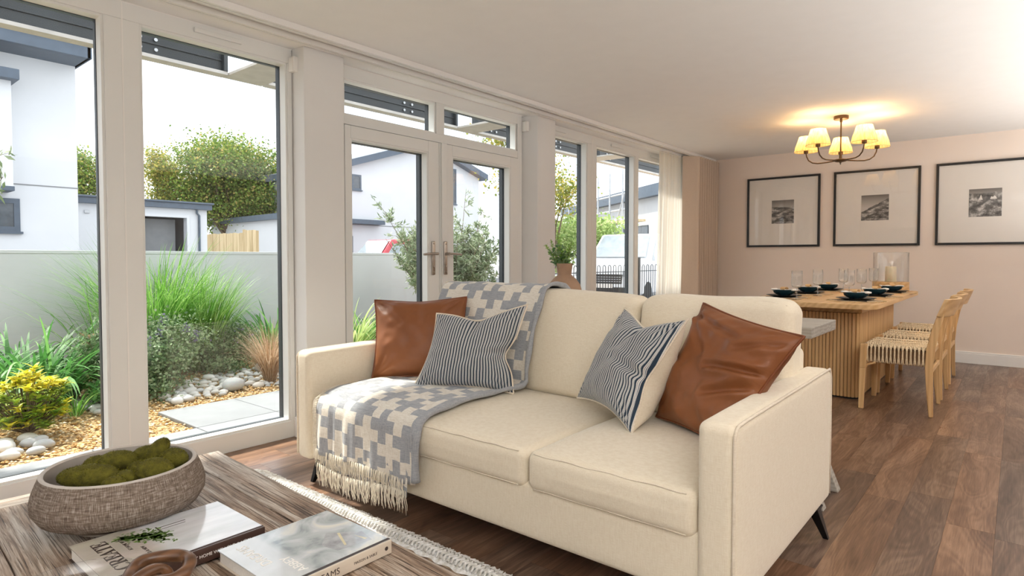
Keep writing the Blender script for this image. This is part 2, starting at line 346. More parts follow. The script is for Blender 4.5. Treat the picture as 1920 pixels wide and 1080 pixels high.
# ================================================================== mesh helpers
class MB:
    def __init__(s): s.v = []; s.f = []; s.mi = []; s.cur = 0
    def add(s, vs, fs):
        o = len(s.v); s.v += [tuple(p) for p in vs]; s.f += [tuple(i + o for i in f) for f in fs]; s.mi += [s.cur] * len(fs); return s
    def box(s, x0, y0, z0, x1, y1, z1):
        return s.add([(x0, y0, z0), (x1, y0, z0), (x1, y1, z0), (x0, y1, z0), (x0, y0, z1), (x1, y0, z1), (x1, y1, z1), (x0, y1, z1)],
                     [(0, 3, 2, 1), (4, 5, 6, 7), (0, 1, 5, 4), (1, 2, 6, 5), (2, 3, 7, 6), (3, 0, 4, 7)])
    def frustum(s, c0, a0, c1, a1):
        (x, y, z), (X, Y, Z) = c0, c1; (a, b), (A, B) = a0, a1
        return s.add([(x - a, y - b, z), (x + a, y - b, z), (x + a, y + b, z), (x - a, y + b, z), (X - A, Y - B, Z), (X + A, Y - B, Z), (X + A, Y + B, Z), (X - A, Y + B, Z)],
                     [(0, 3, 2, 1), (4, 5, 6, 7), (0, 1, 5, 4), (1, 2, 6, 5), (2, 3, 7, 6), (3, 0, 4, 7)])
    def prism(s, poly, z0, z1):
        n = len(poly); v = [(x, y, z0) for x, y in poly] + [(x, y, z1) for x, y in poly]
        return s.add(v, [tuple(range(n - 1, -1, -1)), tuple(range(n, 2 * n))] + [(i, (i + 1) % n, n + (i + 1) % n, n + i) for i in range(n)])
    def lathe(s, prof, c=(0, 0, 0), seg=32, close=False, caps=True):
        o = []; n = len(prof)
        for r, z in prof:
            for k in range(seg):
                a = 2 * PI * k / seg; o.append((c[0] + r * math.cos(a), c[1] + r * math.sin(a), c[2] + z))
        f = [(i * seg + k, i * seg + (k + 1) % seg, (i + 1) * seg + (k + 1) % seg, (i + 1) * seg + k) for i in range(n - 1) for k in range(seg)]
        if close: f += [((n - 1) * seg + k, (n - 1) * seg + (k + 1) % seg, (k + 1) % seg, k) for k in range(seg)]
        elif caps:
            if prof[0][0] > 1e-5: f.append(tuple(range(seg - 1, -1, -1)))
            if prof[-1][0] > 1e-5: f.append(tuple((n - 1) * seg + k for k in range(seg)))
        return s.add(o, f)
    def tube(s, pts, r, seg=8, closed=False):
        P = [Vector(p) for p in pts]; n = len(P); rr = r if hasattr(r, '__len__') else [r] * n
        o = []; up = None
        for i in range(n):
            if closed: t = P[(i + 1) % n] - P[i - 1]
            else: t = P[min(i + 1, n - 1)] - P[max(i - 1, 0)]
            if t.length < 1e-9: t = Vector((0, 0, 1))
            t.normalize()
            if up is None:
                up = Vector((0, 0, 1)) if abs(t.z) < .9 else Vector((1, 0, 0))
            a = (up - t * up.dot(t))
            if a.length < 1e-6: a = t.orthogonal()
            a.normalize(); b = t.cross(a); up = a
            for k in range(seg):
                q = 2 * PI * k / seg; o.append(P[i] + (a * math.cos(q) + b * math.sin(q)) * rr[i])
        m = n if closed else n - 1
        f = [(i * seg + k, i * seg + (k + 1) % seg, ((i + 1) % n) * seg + (k + 1) % seg, ((i + 1) % n) * seg + k) for i in range(m) for k in range(seg)]
        if not closed: f += [tuple(range(seg - 1, -1, -1)), tuple((n - 1) * seg + k for k in range(seg))]
        return s.add(o, f)
    def grid(s, fn, nu, nv, flip=False):
        o = [fn(i / nu, j / nv) for j in range(nv + 1) for i in range(nu + 1)]
        w = nu + 1
        f = [(j * w + i, j * w + i + 1, (j + 1) * w + i + 1, (j + 1) * w + i) for j in range(nv) for i in range(nu)]
        if flip: f = [t[::-1] for t in f]
        return s.add(o, f)
    def rbox(s, x0, y0, z0, x1, y1, z1, r, n=3, m=6, fn=None):
        """box with rounded edges, subdivided; fn(p, q) warps points, q in [-1,1]^3"""
        h = ((x1 - x0) / 2, (y1 - y0) / 2, (z1 - z0) / 2); c = ((x0 + x1) / 2, (y0 + y1) / 2, (z0 + z1) / 2)
        r = min(r, *[.999 * a for a in h])
        def ticks(a):
            e = [-a + r * (1 - math.cos(PI / 2 * k / n)) * .0 + r * k / n for k in range(n)]
            L = e + [-(a - r) + 2 * (a - r) * k / m for k in range(m + 1)] + [-x for x in e[::-1]]
            return L
        T = [ticks(a) for a in h]; idx = {}; V = []; F = []
        def vid(p):
            k = tuple(round(x, 6) for x in p)
            if k not in idx:
                inner = [max(-(a - r), min(a - r, x)) for a, x in zip(h, p)]
                d = Vector([x - i for x, i in zip(p, inner)])
                if d.length > 1e-9: d = d.normalized() * r
                q = [i + e for i, e in zip(inner, d)]
                w = Vector((q[0] + c[0], q[1] + c[1], q[2] + c[2]))
                if fn: w = fn(w, (q[0] / h[0], q[1] / h[1], q[2] / h[2]))
                idx[k] = len(V); V.append(tuple(w))
            return idx[k]
        for ax in range(3):
            a, b = (ax + 1) % 3, (ax + 2) % 3
            for sg in (-1, 1):
                for i in range(len(T[a]) - 1):
                    for j in range(len(T[b]) - 1):
                        q = []
                        for (u, w) in ((i, j), (i + 1, j), (i + 1, j + 1), (i, j + 1)):
                            p = [0, 0, 0]; p[ax] = sg * h[ax]; p[a] = T[a][u]; p[b] = T[b][w]; q.append(vid(p))
                        if sg < 0: q = q[::-1]
                        if len(set(q)) > 2: F.append(tuple(dict.fromkeys(q)))
        return s.add(V, F)
    def sphere(s, c, r, seg=16, rings=10):
        rr = r if hasattr(r, '__len__') else (r, r, r)
        V = [(c[0] + rr[0] * math.sin(PI * j / rings) * math.cos(2 * PI * i / seg), c[1] + rr[1] * math.sin(PI * j / rings) * math.sin(2 * PI * i / seg), c[2] - rr[2] * math.cos(PI * j / rings)) for j in range(1, rings) for i in range(seg)]
        V = [(c[0], c[1], c[2] - rr[2])] + V + [(c[0], c[1], c[2] + rr[2])]; F = []
        for i in range(seg):
            F.append((0, 1 + (i + 1) % seg, 1 + i)); F.append((len(V) - 1, len(V) - 1 - seg + i, len(V) - 1 - seg + (i + 1) % seg))
            for j in range(rings - 2): F.append((1 + j * seg + i, 1 + j * seg + (i + 1) % seg, 1 + (j + 1) * seg + (i + 1) % seg, 1 + (j + 1) * seg + i))
        return s.add(V, F)
    def mesh(s, name, mats, smooth=None, sub=(0, 0, 0)):
        me = bpy.data.meshes.new(name)
        v = s.v if sub == (0, 0, 0) else [(a - sub[0], b - sub[1], c - sub[2]) for a, b, c in s.v]
        me.from_pydata(v, [], s.f)
        for m in (mats if isinstance(mats, (list, tuple)) else [mats]): me.materials.append(m)
        if any(s.mi): me.polygons.foreach_set('material_index', s.mi)
        if smooth is not None:
            me.polygons.foreach_set('use_smooth', [True] * len(me.polygons))
            if smooth < 180: me.set_sharp_from_angle(angle=R(smooth))
        me.update(); return me
    def build(s, name, mats, parent=None, smooth=None, bevel=0, world=False, loc=None, label=None, kind=None):
        sub = tuple(parent.location) if (world and parent is not None) else ((0, 0, 0) if loc is None else loc)
        me = s.mesh(name, mats, smooth, sub)
        o = bpy.data.objects.new(name, me); C.objects.link(o)
        if parent is not None: o.parent = parent
        if loc is not None: o.location = loc if parent is None else tuple(Vector(loc) - Vector(parent.location))
        if bevel:
            b = o.modifiers.new('bevel', 'BEVEL'); b.width = bevel; b.segments = 2; b.limit_method = 'ANGLE'; b.angle_limit = R(40)
        if label: o['label'] = label
        if kind: o['kind'] = kind
        return o
def tag(o, label=None, cat=None, group=None, kind=None):
    if label: o['label'] = label
    if cat: o['category'] = cat
    if group: o['group'] = group
    if kind: o['kind'] = kind
    return o
def thing(name, label, cat, loc=(0, 0, 0), rz=0, group=None, kind=None):
    o = bpy.data.objects.new(name, None); C.objects.link(o); o.location = loc; o.rotation_euler = (0, 0, rz); o.empty_display_size = .05
    return tag(o, label, cat, group, kind)
def dup(o, loc, rz=None, label=None):
    c = o.copy(); C.objects.link(c); c.location = loc
    if rz is not None: c.rotation_euler = (0, 0, rz)
    if label: c['label'] = label
    def rec(src, dst):
        for ch in src.children:
            d = ch.copy(); C.objects.link(d); d.parent = dst; rec(ch, d)
    rec(o, c)
    return c
def text(name, body, size, mat, parent, M4, extrude=.0003, align='LEFT'):
    cu = bpy.data.curves.new(name, 'FONT'); cu.body = body; cu.size = size; cu.extrude = extrude; cu.align_x = align; cu.resolution_u = 3
    t = bpy.data.objects.new(name, cu); C.objects.link(t)
    bpy.context.view_layer.update()
    me = bpy.data.meshes.new_from_object(t.evaluated_get(bpy.context.evaluated_depsgraph_get()))
    bpy.data.objects.remove(t); me.name = name; me.materials.clear(); me.materials.append(mat)
    me.transform(M4)
    o = bpy.data.objects.new(name, me); C.objects.link(o); o.parent = parent
    return o
def leaf_cloud(name, centers, n, spread, size, aspect, mat, parent=None, world=False, rs=None, flat=0.0, label=None, dirs=None):
    """n small diamond leaves scattered about the centres"""
    rs = rs or np.random.RandomState(3)
    Cn = np.array(centers); idx = rs.randint(0, len(Cn), n)
    P = Cn[idx] + rs.normal(0, 1, (n, 3)) * np.array(spread)
    a = rs.normal(0, 1, (n, 3)); 
    if flat: a[:, 2] *= (1 - flat)
    if dirs is not None: a = a * .6 + np.array(dirs)[idx]
    a /= np.linalg.norm(a, axis=1)[:, None] + 1e-9
    b = np.cross(a, rs.normal(0, 1, (n, 3))); b /= np.linalg.norm(b, axis=1)[:, None] + 1e-9
    sz = size * (.6 + .8 * rs.rand(n))[:, None]
    V = np.stack([P, P + a * sz * .5 + b * sz * aspect, P + a * sz, P + a * sz * .5 - b * sz * aspect], 1).reshape(-1, 3)
    if world and parent is not None: V = V - np.array(parent.location)
    me = bpy.data.meshes.new(name)
    me.vertices.add(len(V)); me.vertices.foreach_set('co', V.ravel())
    me.loops.add(4 * n); me.loops.foreach_set('vertex_index', np.arange(4 * n))
    me.polygons.add(n); me.polygons.foreach_set('loop_start', np.arange(0, 4 * n, 4)); me.polygons.foreach_set('loop_total', np.full(n, 4))
    me.update(calc_edges=True); me.materials.append(mat)
    o = bpy.data.objects.new(name, me); C.objects.link(o)
    if parent is not None: o.parent = parent
    o['kind'] = 'stuff'
    if label: o['label'] = label
    return o
def blade(mb, base, az, tilt, L, w, droop, seg=6, r=rnd):
    p = Vector(base); side = Vector((-math.sin(az), math.cos(az), 0)); th = tilt; pts = []
    for k in range(seg + 1):
        t = k / seg; ww = w * (1 - t) ** .6 * (.55 + .45 * min(1, t * 4))
        pts.append((p - side * ww, p + side * ww))
        d = Vector((math.cos(az) * math.sin(th), math.sin(az) * math.sin(th), math.cos(th)))
        p = p + d * (L / seg); th += droop / seg * (1 + t)
    V = [q for pr in pts for q in pr]
    mb.add(V, [(2 * k, 2 * k + 1, 2 * k + 3, 2 * k + 2) for k in range(seg)])

# ================================================================== setting: room
XB, XE, YR, YW = -3.0, 8.02, -2.8, 3.46
floor = bpy.data.objects.new('floor', None); C.objects.link(floor); floor['kind'] = 'structure'
# planks run along the room; ones in view are objects, the rest joined
PW, PL = .162, 1.22
plank_me = []
def plank_mesh(L):
    b = MB(); g = .0003; b.box(g, g, -.012, L - g, PW - g, 0); me = b.mesh('plank', M['floor'])
    return me
full = plank_mesh(PL)
camf = Vector((math.cos(R(39.55)), math.sin(R(39.55)))); camr = Vector((math.sin(R(39.55)), -math.cos(R(39.55))))
def in_view(x, y):
    d = x * camf.x + y * camf.y
    if d < .9: return False
    u = (x * camr.x + y * camr.y) / d * 1149 + 960; v = 484 + 1.107 / d * 1149
    return -150 < u < 2060 and v < 1290
rows = []; y = .05 - PW * 18
prs = random.Random(21); rest = MB(); npl = 0
while y < YW + .1:
    x = XB - prs.random() * PL
    while x < XE:
        x0, x1 = max(x, XB), min(x + PL, XE); y0, y1 = max(y, YR), min(y + PW, YW + .1)
        if x1 - x0 > .02 and y1 - y0 > .01:
            vis = any(in_view(a, b_) for a in (x0, (x0 + x1) / 2, x1) for b_ in (y0, y1))
            if vis and npl < 298:
                npl += 1
                if x1 - x0 > PL - .001 and y1 - y0 > PW - .001: me = full
                else:
                    b = MB(); b.box(.0003, .0003, -.012, x1 - x0 - .0003, y1 - y0 - .0003, 0); me = b.mesh('plank', M['floor'])
                o = bpy.data.objects.new('plank', me); C.objects.link(o); o.parent = floor; o.location = (x0, y0, 0)
            else: rest.box(x0 + .0003, y0 + .0003, -.012, x1 - .0003, y1 - .0003, 0)
        x += PL
    y += PW
if rest.v: rest.build('plank_field', M['floor'], floor, kind='stuff')
MB().box(XB, YR, -.06, XE, YW + .1, -.0125).build('subfloor', M['oak_dark'], floor)

def struct(name, mb, mat, **k):
    o = mb.build(name, mat, **k); o['kind'] = 'structure'; return o
struct('ceiling', MB().box(XB - .1, YR - .1, 2.4, XE + .1, 3.30, 2.55).box(XB - .1, 3.30, 2.378, XE + .1, 3.62, 2.55), M['ceiling'])
struct('wall_end', MB().box(XE, YR - .1, -.06, XE + .12, 3.62, 2.4), M['wall'])
struct('wall_right', MB().box(XB - .1, YR - .12, -.06, XE + .12, YR, 2.4), M['wall_taupe'])
struct('wall_back', MB().box(XB - .12, YR, -.06, XB, 3.62, 2.4), M['wall_white'])
# piers between the windows
pier1 = MB().prism([(2.070, 3.33), (2.352, 3.33), (2.352, 3.62), (2.056, 3.62), (2.056, 3.50)], -.06, 2.4)
struct('wall_window', pier1, M['wall_white'], bevel=.004)
struct('wall_window', MB().prism([(4.395, 3.33), (4.665, 3.33), (4.665, 3.62), (4.305, 3.62), (4.305, 3.50)], -.06, 2.4), M['wall_white'], bevel=.004)
struct('wall_window', MB().box(7.42, 3.36, -.06, XE, 3.62, 2.4), M['wall_white'])
struct('wall_window', MB().box(XB, 3.36, -.06, -.95, 3.62, 2.4), M['wall_white'])
struct('wall_window', MB().box(XB, 3.44, 2.372, XE, 3.62, 2.379).box(-.95, 3.60, -.3, XE, 3.64, -.02), M['trim'])
# skirting
def skirt(name, x0, y0, x1, y1):
    return struct(name, MB().box(x0, y0, 0, x1, y1, .105).box(min(x0, x1) + (.004 if x1 - x0 < .03 else 0), y0 + (.004 if y1 - y0 < .03 else 0), .105, x1, y1, .122), M['trim'], bevel=.002)
skirt('baseboard_end', XE - .016, YR, XE, 3.36)
skirt('baseboard_right', XB, YR, XE, YR + .016)
skirt('baseboard_window', 2.072, 3.314, 2.35, 3.33)
struct('baseboard_window', MB().prism([(2.055, 3.314), (2.072, 3.314), (2.072, 3.33), (2.058, 3.50), (2.042, 3.50)], 0, .125), M['trim'])
skirt('baseboard_window', 4.38, 3.314, 4.665, 3.33)
skirt('baseboard_window', 7.42, 3.344, XE - .016, 3.36)
# curtain tracks
for yy, zb, lab in ((3.120, 2.366, 'long white ceiling curtain track, the one nearer the room'), (3.268, 2.368, 'long white ceiling curtain track, the one nearer the windows')):
    t = thing('curtain_track', lab, 'curtain track', (3, yy, 2.4))
    MB().box(XB + .02, yy - .025, zb, XE - .05, yy - .006, 2.3995).box(XB + .02, yy + .006, zb, XE - .05, yy + .025, 2.3995).box(XB + .02, yy - .006, zb + .008, XE - .05, yy + .006, 2.3995).build('rail', M['trim'], t, world=True)
    for xx in (XB + .012, XE - .058): MB().box(xx, yy - .026, zb - .001, xx + .012, yy + .026, 2.4).build('end_cap', M['trim'], t, world=True)

# ---------------------------------------------------------------- windows
def bead_frame(mb, x0, x1, z0, z1, w, y0, y1):
    mb.box(x0, y0, z0, x0 + w, y1, z1).box(x1 - w, y0, z0, x1, y1, z1).box(x0 + w, y0, z0, x1 - w, y1, z0 + w).box(x0 + w, y0, z1 - w, x1 - w, y1, z1)
def vent(parent, x0, x1, z):
    o = MB().box(x0, 3.425, z - .012, x1, 3.44, z + .014).build('trickle_vent', M['upvc'], parent, bevel=.004, world=True)
    MB().box(x0 + .02, 3.4235, z - .006, x1 - .06, 3.4255, z - .002).build('vent_slot', M['black_frame'], o, loc=None).parent = o
    return o
def window(name, x0, x1, panes, top=2.374, gz0=.115, gz1=2.277, label=None):
    w = thing(name, None, None, (x0, 3.5, 0), kind='structure')
    f = MB(); xs = [x0] + [v for p in panes for v in p] + [x1]
    f.box(x0, 3.44, 0, x1, 3.53, gz0 - .012).box(x0, 3.44, gz1 + .012, x1, 3.53, top)
    for i in range(0, len(xs), 2): f.box(xs[i] + (.0 if i == 0 else .012), 3.44, gz0 - .012, xs[i + 1] - (.012 if i + 2 < len(xs) else 0), 3.53, gz1 + .012)
    f.build('frame', M['upvc'], w, world=True, bevel=.003)
    for i in range(2, len(xs) - 2, 2):
        if xs[i + 1] - xs[i] > .14:
            m = (xs[i] + xs[i + 1]) / 2
            MB().box(m - .0035, 3.4385, 0, m + .0035, 3.44, top).build('joint_strip', M['trim'], w, world=True)
    o = MB(); o.box(x0, 3.53, 0, x1, 3.565, gz0 - .004).box(x0, 3.53, gz1 + .004, x1, 3.565, top)
    for i in range(0, len(xs), 2): o.box(xs[i] + (.0 if i == 0 else .004), 3.53, gz0 - .004, xs[i + 1] - (.004 if i + 2 < len(xs) else 0), 3.565, gz1 + .004)
    o.build('outer_frame', M['anthracite'], w, world=True, label='dark grey outer face of the frame')
    for a, b in panes:
        m = MB(); bead_frame(m, a - .014, b + .014, gz0 - .014, gz1 + .014, .014, 3.448, 3.512); m.build('glazing_bead', M['upvc'], w, world=True, bevel=.002)
        m = MB(); bead_frame(m, a - .002, b + .002, gz0 - .002, gz1 + .002, .005, 3.512, 3.53); m.build('gasket', M['anthracite'], w, world=True)
        MB().add([(a, 3.520, gz0), (b, 3.520, gz0), (b, 3.520, gz1), (a, 3.520, gz1)], [(0, 1, 2, 3)]).build('pane', M['glass'], w, world=True)
    return w
w1 = window('window_1', -.95, 2.056, [(-.80, .06), (.24, 1.045), (1.228, 2.015)])
vent(w1, .42, .72, 2.333); vent(w1, 1.48, 1.74, 2.333)
w2 = window('window_2', 4.665, 7.42, [(4.78, 5.372), (5.58, 6.388), (6.50, 7.31)])
vent(w2, 4.72, 4.98, 2.333); vent(w2, 5.85, 6.12, 2.333); vent(w2, 6.78, 7.02, 2.333)
# French doors with transom lights
d = thing('door_1', None, None, (2.352, 3.5, 0), kind='structure')
f = MB(); f.box(2.352, 3.44, 0, 2.42, 3.53, 2.374).box(4.245, 3.44, 0, 4.305, 3.53, 2.374).box(2.42, 3.44, 1.992, 4.245, 3.53, 2.056).box(2.42, 3.44, 2.292, 4.245, 3.53, 2.374).box(3.262, 3.44, 2.056, 3.338, 3.53, 2.292)
f.build('frame', M['upvc'], d, world=True, bevel=.003)
f = MB(); f.box(2.352, 3.53, 0, 2.44, 3.565, 2.374).box(4.235, 3.53, 0, 4.305, 3.565, 2.374).box(2.44, 3.53, 1.96, 4.235, 3.565, 2.062).box(2.44, 3.53, 2.284, 4.235, 3.565, 2.374).box(3.255, 3.53, 2.062, 3.345, 3.565, 2.284)
f.build('outer_frame', M['anthracite'], d, world=True, label='dark grey outer face of the door frame')
for a, b in ((2.44, 3.245), (3.352, 4.222)):
    m = MB(); bead_frame(m, a - .014, b + .014, 2.052, 2.294, .014, 3.448, 3.512); m.build('transom_bead', M['upvc'], d, world=True, bevel=.002)
    MB().add([(a, 3.52, 2.064), (b, 3.52, 2.064), (b, 3.52, 2.281), (a, 3.52, 2.281)], [(0, 1, 2, 3)]).build('transom_pane', M['glass'], d, world=True)
for k, (x0, x1, a, b) in enumerate(((2.424, 3.272, 2.482, 3.152), (3.276, 4.243, 3.43, 4.115))):
    m = MB(); m.box(x0, 3.425, .02, a - .012, 3.50, 1.986).box(b + .012, 3.425, .02, x1, 3.50, 1.986).box(a - .012, 3.425, .02, b + .012, 3.50, .178).box(a - .012, 3.425, 1.903, b + .012, 3.50, 1.986)
    if k: m.box(3.290, 3.41, .02, 3.345, 3.425, 1.986)
    lf = m.build('door_leaf', M['upvc'], d, world=True, bevel=.003)
    def sub(mb, nm, mt, **kk):
        o = mb.mesh(nm, mt, kk.get('smooth'), tuple(d.location)); oo = bpy.data.objects.new(nm, o); C.objects.link(oo); oo.parent = lf
        if kk.get('bevel'): q = oo.modifiers.new('bevel', 'BEVEL'); q.width = kk['bevel']; q.segments = 2
        if kk.get('label'): oo['label'] = kk['label']
        return oo
    m = MB(); bead_frame(m, a - .014, b + .014, .176, 1.905, .014, 3.43, 3.49); sub(m, 'glazing_bead', M['upvc'], bevel=.002)
    m = MB(); bead_frame(m, a - .002, b + .002, .188, 1.893, .006, 3.49, 3.53); m.box(b - .010, 3.50, .19, b - .002, 3.54, 1.89); sub(m, 'gasket', M['anthracite'])
    sub(MB().add([(a, 3.495, .19), (b, 3.495, .19), (b, 3.495, 1.89), (a, 3.495, 1.89)], [(0, 1, 2, 3)]), 'pane', M['glass'])
    hx = 3.205 if k == 0 else 3.318; sg = -1 if k == 0 else 1; y0 = 3.425 if k == 0 else 3.41
    m = MB(); m.rbox(hx - .017, y0 - .012, .98, hx + .017, y0, 1.235, .006, 2, 2)
    m.sphere((hx, y0 - .012, 1.0), .006, 8, 6); m.sphere((hx, y0 - .012, 1.215), .006, 8, 6); m.tube([(hx, y0 - .012, 1.045), (hx, y0 - .018, 1.045)], .009, 10)
    sub(m, 'handle_plate', M['nickel'], smooth=40, label='satin nickel backplate')
    m = MB(); m.tube([(hx, y0 - .01, 1.140), (hx, y0 - .05, 1.140)], .010, 12)
    m.tube([(hx - sg * .004, y0 - .052, 1.140), (hx + sg * .03, y0 - .054, 1.141), (hx + sg * .09, y0 - .050, 1.138), (hx + sg * .135, y0 - .046, 1.134)], [.011, .010, .009, .008], 12)
    sub(m, 'lever', M['nickel'], smooth=60, label='satin nickel lever handle')
MB().box(2.424, 3.43, 0, 4.243, 3.60, .02).build('threshold', M['nickel'], d, world=True)
# small white sensor boxes on the pier sides
for px, lab in ((2.063, 'small white box fixed high on the first pier from the left'), (4.335, 'small white box fixed high on the pier right of the French doors')):
    t = thing('wall_sensor', lab, 'sensor', (px, 3.42, 2.28))
    MB().rbox(px - .028, 3.385, 2.235, px + .01, 3.452, 2.325, .008, 2, 1).build('housing', M['trim'], t, world=True, smooth=50)
    MB().box(px - .030, 3.392, 2.24, px - .027, 3.396, 2.32).build('slot', M['mat_white'], t, world=True)

# ---------------------------------------------------------------- curtains
def cloth_strip(path, z0, z1, nz=14, flare=0.0):
    b = MB(); n = len(path)
    def fn(u, v):
        i = min(n - 1, int(round(u * (n - 1)))); x, y = path[i]; z = z0 + (z1 - z0) * v
        return (x - flare * (1 - v) * (1 - u), y + .006 * math.sin(9 * v + i * .3) * (1 - v), z)
    b.grid(fn, n - 1, nz); return b
pa = []
for i in range(150):
    t = i / 149; x = 6.70 + 1.02 * t; pa.append((x + .012 * math.sin(t * 70), 3.262 + .030 * math.sin(t * 2 * PI * 12) + .008 * math.sin(t * 31)))
t = thing('sheer_curtain', 'white sheer voile curtain beside the rightmost window', 'curtain', (7.1, 3.235, 0))
cloth_strip(pa, .02, 2.352, flare=.10).build('cloth', M['sheer'], t, world=True, smooth=180)
MB().grid(lambda u, v: (pa[int(u * 149)][0], pa[int(u * 149)][1] - .001, 2.350 + .017 * v), 149, 1).build('heading_tape', M['napkin'], t, world=True, smooth=180)
pb = [(7.20, 3.215), (7.21, 3.200), (7.24, 3.17), (7.28, 3.13), (7.315, 3.09), (7.33, 3.065), (7.345, 3.055)]
npl2 = 9
for i in range(1, npl2 * 12):
    t_ = i / (npl2 * 12); pb.append((7.34 + .655 * t_, 3.105 - .050 * math.cos(t_ * 2 * PI * npl2)))
t = thing('pleated_curtain', 'full length taupe pleated curtain hanging in the corner', 'curtain', (7.6, 3.045, 0))
cloth_strip(pb, .015, 2.358, flare=.03).build('cloth', M['curtain'], t, world=True, smooth=60)
MB().grid(lambda u, v: (pb[int(u * (len(pb) - 1))][0], pb[int(u * (len(pb) - 1))][1] - .001, 2.340 + .025 * v), len(pb) - 1, 1).build('heading_tape', M['curtain'], t, world=True, smooth=60)

# ================================================================== sofa
SX0, SX1, SYR, SYL = 1.645, 2.74, .577, 2.745
sofa = thing('sofa', 'long cream linen sofa with thin arms and black splayed legs', 'sofa', (2.15, 1.66, 0))
MB().rbox(SX0 + .02, SYR + .09, .125, SX1 - .02, SYL - .09, .325, .02, 2, 6).build('base', M['linen'], sofa, world=True, smooth=60)
def arm_fn(w, q):
    # a soft pull-in on the sides and slightly crowned top
    if q[2] > .9: w.z += .006 * (1 - q[0] ** 2)
    if q[0] > .5: w.z += .012 * (q[0] - .5) * max(0, q[2])
    return w
for y0, y1, s_ in ((SYR, SYR + .112, -1), (SYL - .112, SYL, 1)):
    a = MB().rbox(SX0, y0, .120, SX1 + .02, y1, .652, .030, 3, 8, arm_fn).build('arm', M['linen'], sofa, world=True, smooth=180)
    yo = y0 + .004 if s_ < 0 else y1 - .004
    pts = [(SX0 + .004, yo, .14)] + [(SX0 + .004, yo, z) for z in np.linspace(.2, .60, 6)]
    for k in range(1, 6):
        q = PI / 2 * k / 5; pts.append((SX0 + .004 + .035 * (1 - math.cos(q)), yo, .61 + .036 * math.sin(q)))
    pts += [(x, yo, .648 + .008 * (x - SX0)) for x in np.linspace(SX0 + .08, SX1 - .01, 8)] + [(SX1 + .012, yo, .62), (SX1 + .014, yo, .4), (SX1 + .014, yo, .14)]
    pb_ = MB().tube(pts, .0048, 8); me = pb_.mesh('piping', M['piping'], 180, tuple(sofa.location)); o = bpy.data.objects.new('piping', me); C.objects.link(o); o.parent = a
MB().rbox(SX1 - .17, SYR + .10, .12, SX1, SYL - .10, .74, .03, 3, 6).build('back_frame', M['linen'], sofa, world=True, smooth=180)
def seat_fn(ph):
    def fn(w, q):
        c = (1 - q[0] ** 2) * (1 - q[1] ** 4)
        if q[2] > 0: w.z += .030 * c * q[2]
        w.x -= .010 * (1 - q[1] ** 2) * max(0, -q[0]) * (1 - abs(q[2]))
        w.z += .0025 * mnoise.noise(Vector((w.x * 9 + ph, w.y * 9, w.z * 9)))
        return w
    return fn
YS = 1.305
for y0, y1 in ((SYR + .114, YS - .004), (YS + .004, SYL - .114)):
    c = MB().rbox(SX0 + .004, y0, .300, 2.47, y1, .440, .034, 4, 14, seat_fn(y0)).build('seat_cushion', M['linen'], sofa, world=True, smooth=180)
    zt = .432
    pts = [(SX0 + .012, y, zt + .002 * math.sin(y * 40)) for y in np.linspace(y0 + .03, y1 - .03, 24)]
    me = MB().tube(pts, .0022, 6).mesh('seam', M['piping'], 180, tuple(sofa.location)); o = bpy.data.objects.new('seam', me); C.objects.link(o); o.parent = c
    pts = [(SX0 + .010, y, .312 + .001 * math.sin(y * 33)) for y in np.linspace(y0 + .03, y1 - .03, 16)]
    me = MB().tube(pts, .0022, 6).mesh('seam', M['piping'], 180, tuple(sofa.location)); o = bpy.data.objects.new('seam', me); C.objects.link(o); o.parent = c
def back_fn(y0, y1):
    def fn(w, q):
        puff = (1 - q[1] ** 4) * (1 - q[2] ** 2)
        w.x += (-.035 if q[0] < 0 else .015) * puff
        if q[2] > .5: w.z -= .030 * (abs(q[1]) ** 6) * (q[2] - .5) * 2 - .004 * math.sin(w.y * 11)
        w.x += .085 * max(0, (w.z - .44) / .5)          # leans back
        n = mnoise.noise(Vector((w.x * 6, w.y * 6, w.z * 5)))
        w.x += .008 * n * (1 if q[0] < 0 else 0)
        return w
    return fn
for y0, y1 in ((SYR + .075, YS - .004), (YS + .004, SYL - .14)):
    c = MB().rbox(2.385, y0, .440, 2.560, y1, .948, .05, 4, 14, back_fn(y0, y1)).build('back_cushion', M['linen'], sofa, world=True, smooth=180)
    pts = [(2.395 + .085 * (.935 - .44) / .5 + .01, y, .934 - .028 * abs((2 * (y - y0) / (y1 - y0)) - 1) ** 6 + .004 * math.sin(y * 11)) for y in np.linspace(y0 + .03, y1 - .03, 24)]
    me = MB().tube(pts, .0026, 6).mesh('seam', M['piping'], 180, tuple(sofa.location)); o = bpy.data.objects.new('seam', me); C.objects.link(o); o.parent = c
for (lx, ly, dx, dy) in ((1.735, 2.655, -.045, .02), (1.735, .667, -.045, -.02), (2.60, 2.655, .03, .02), (2.60, .605, .030, -.042)):
    MB().frustum((lx + dx, ly + dy, .0), (.010, .010), (lx, ly, .126), (.024, .020)).box(lx - .03, ly - .025, .119, lx + .05, ly + .025, .126).build('leg', M['black_metal'], sofa, world=True, bevel=.002, label='black tapered metal leg')

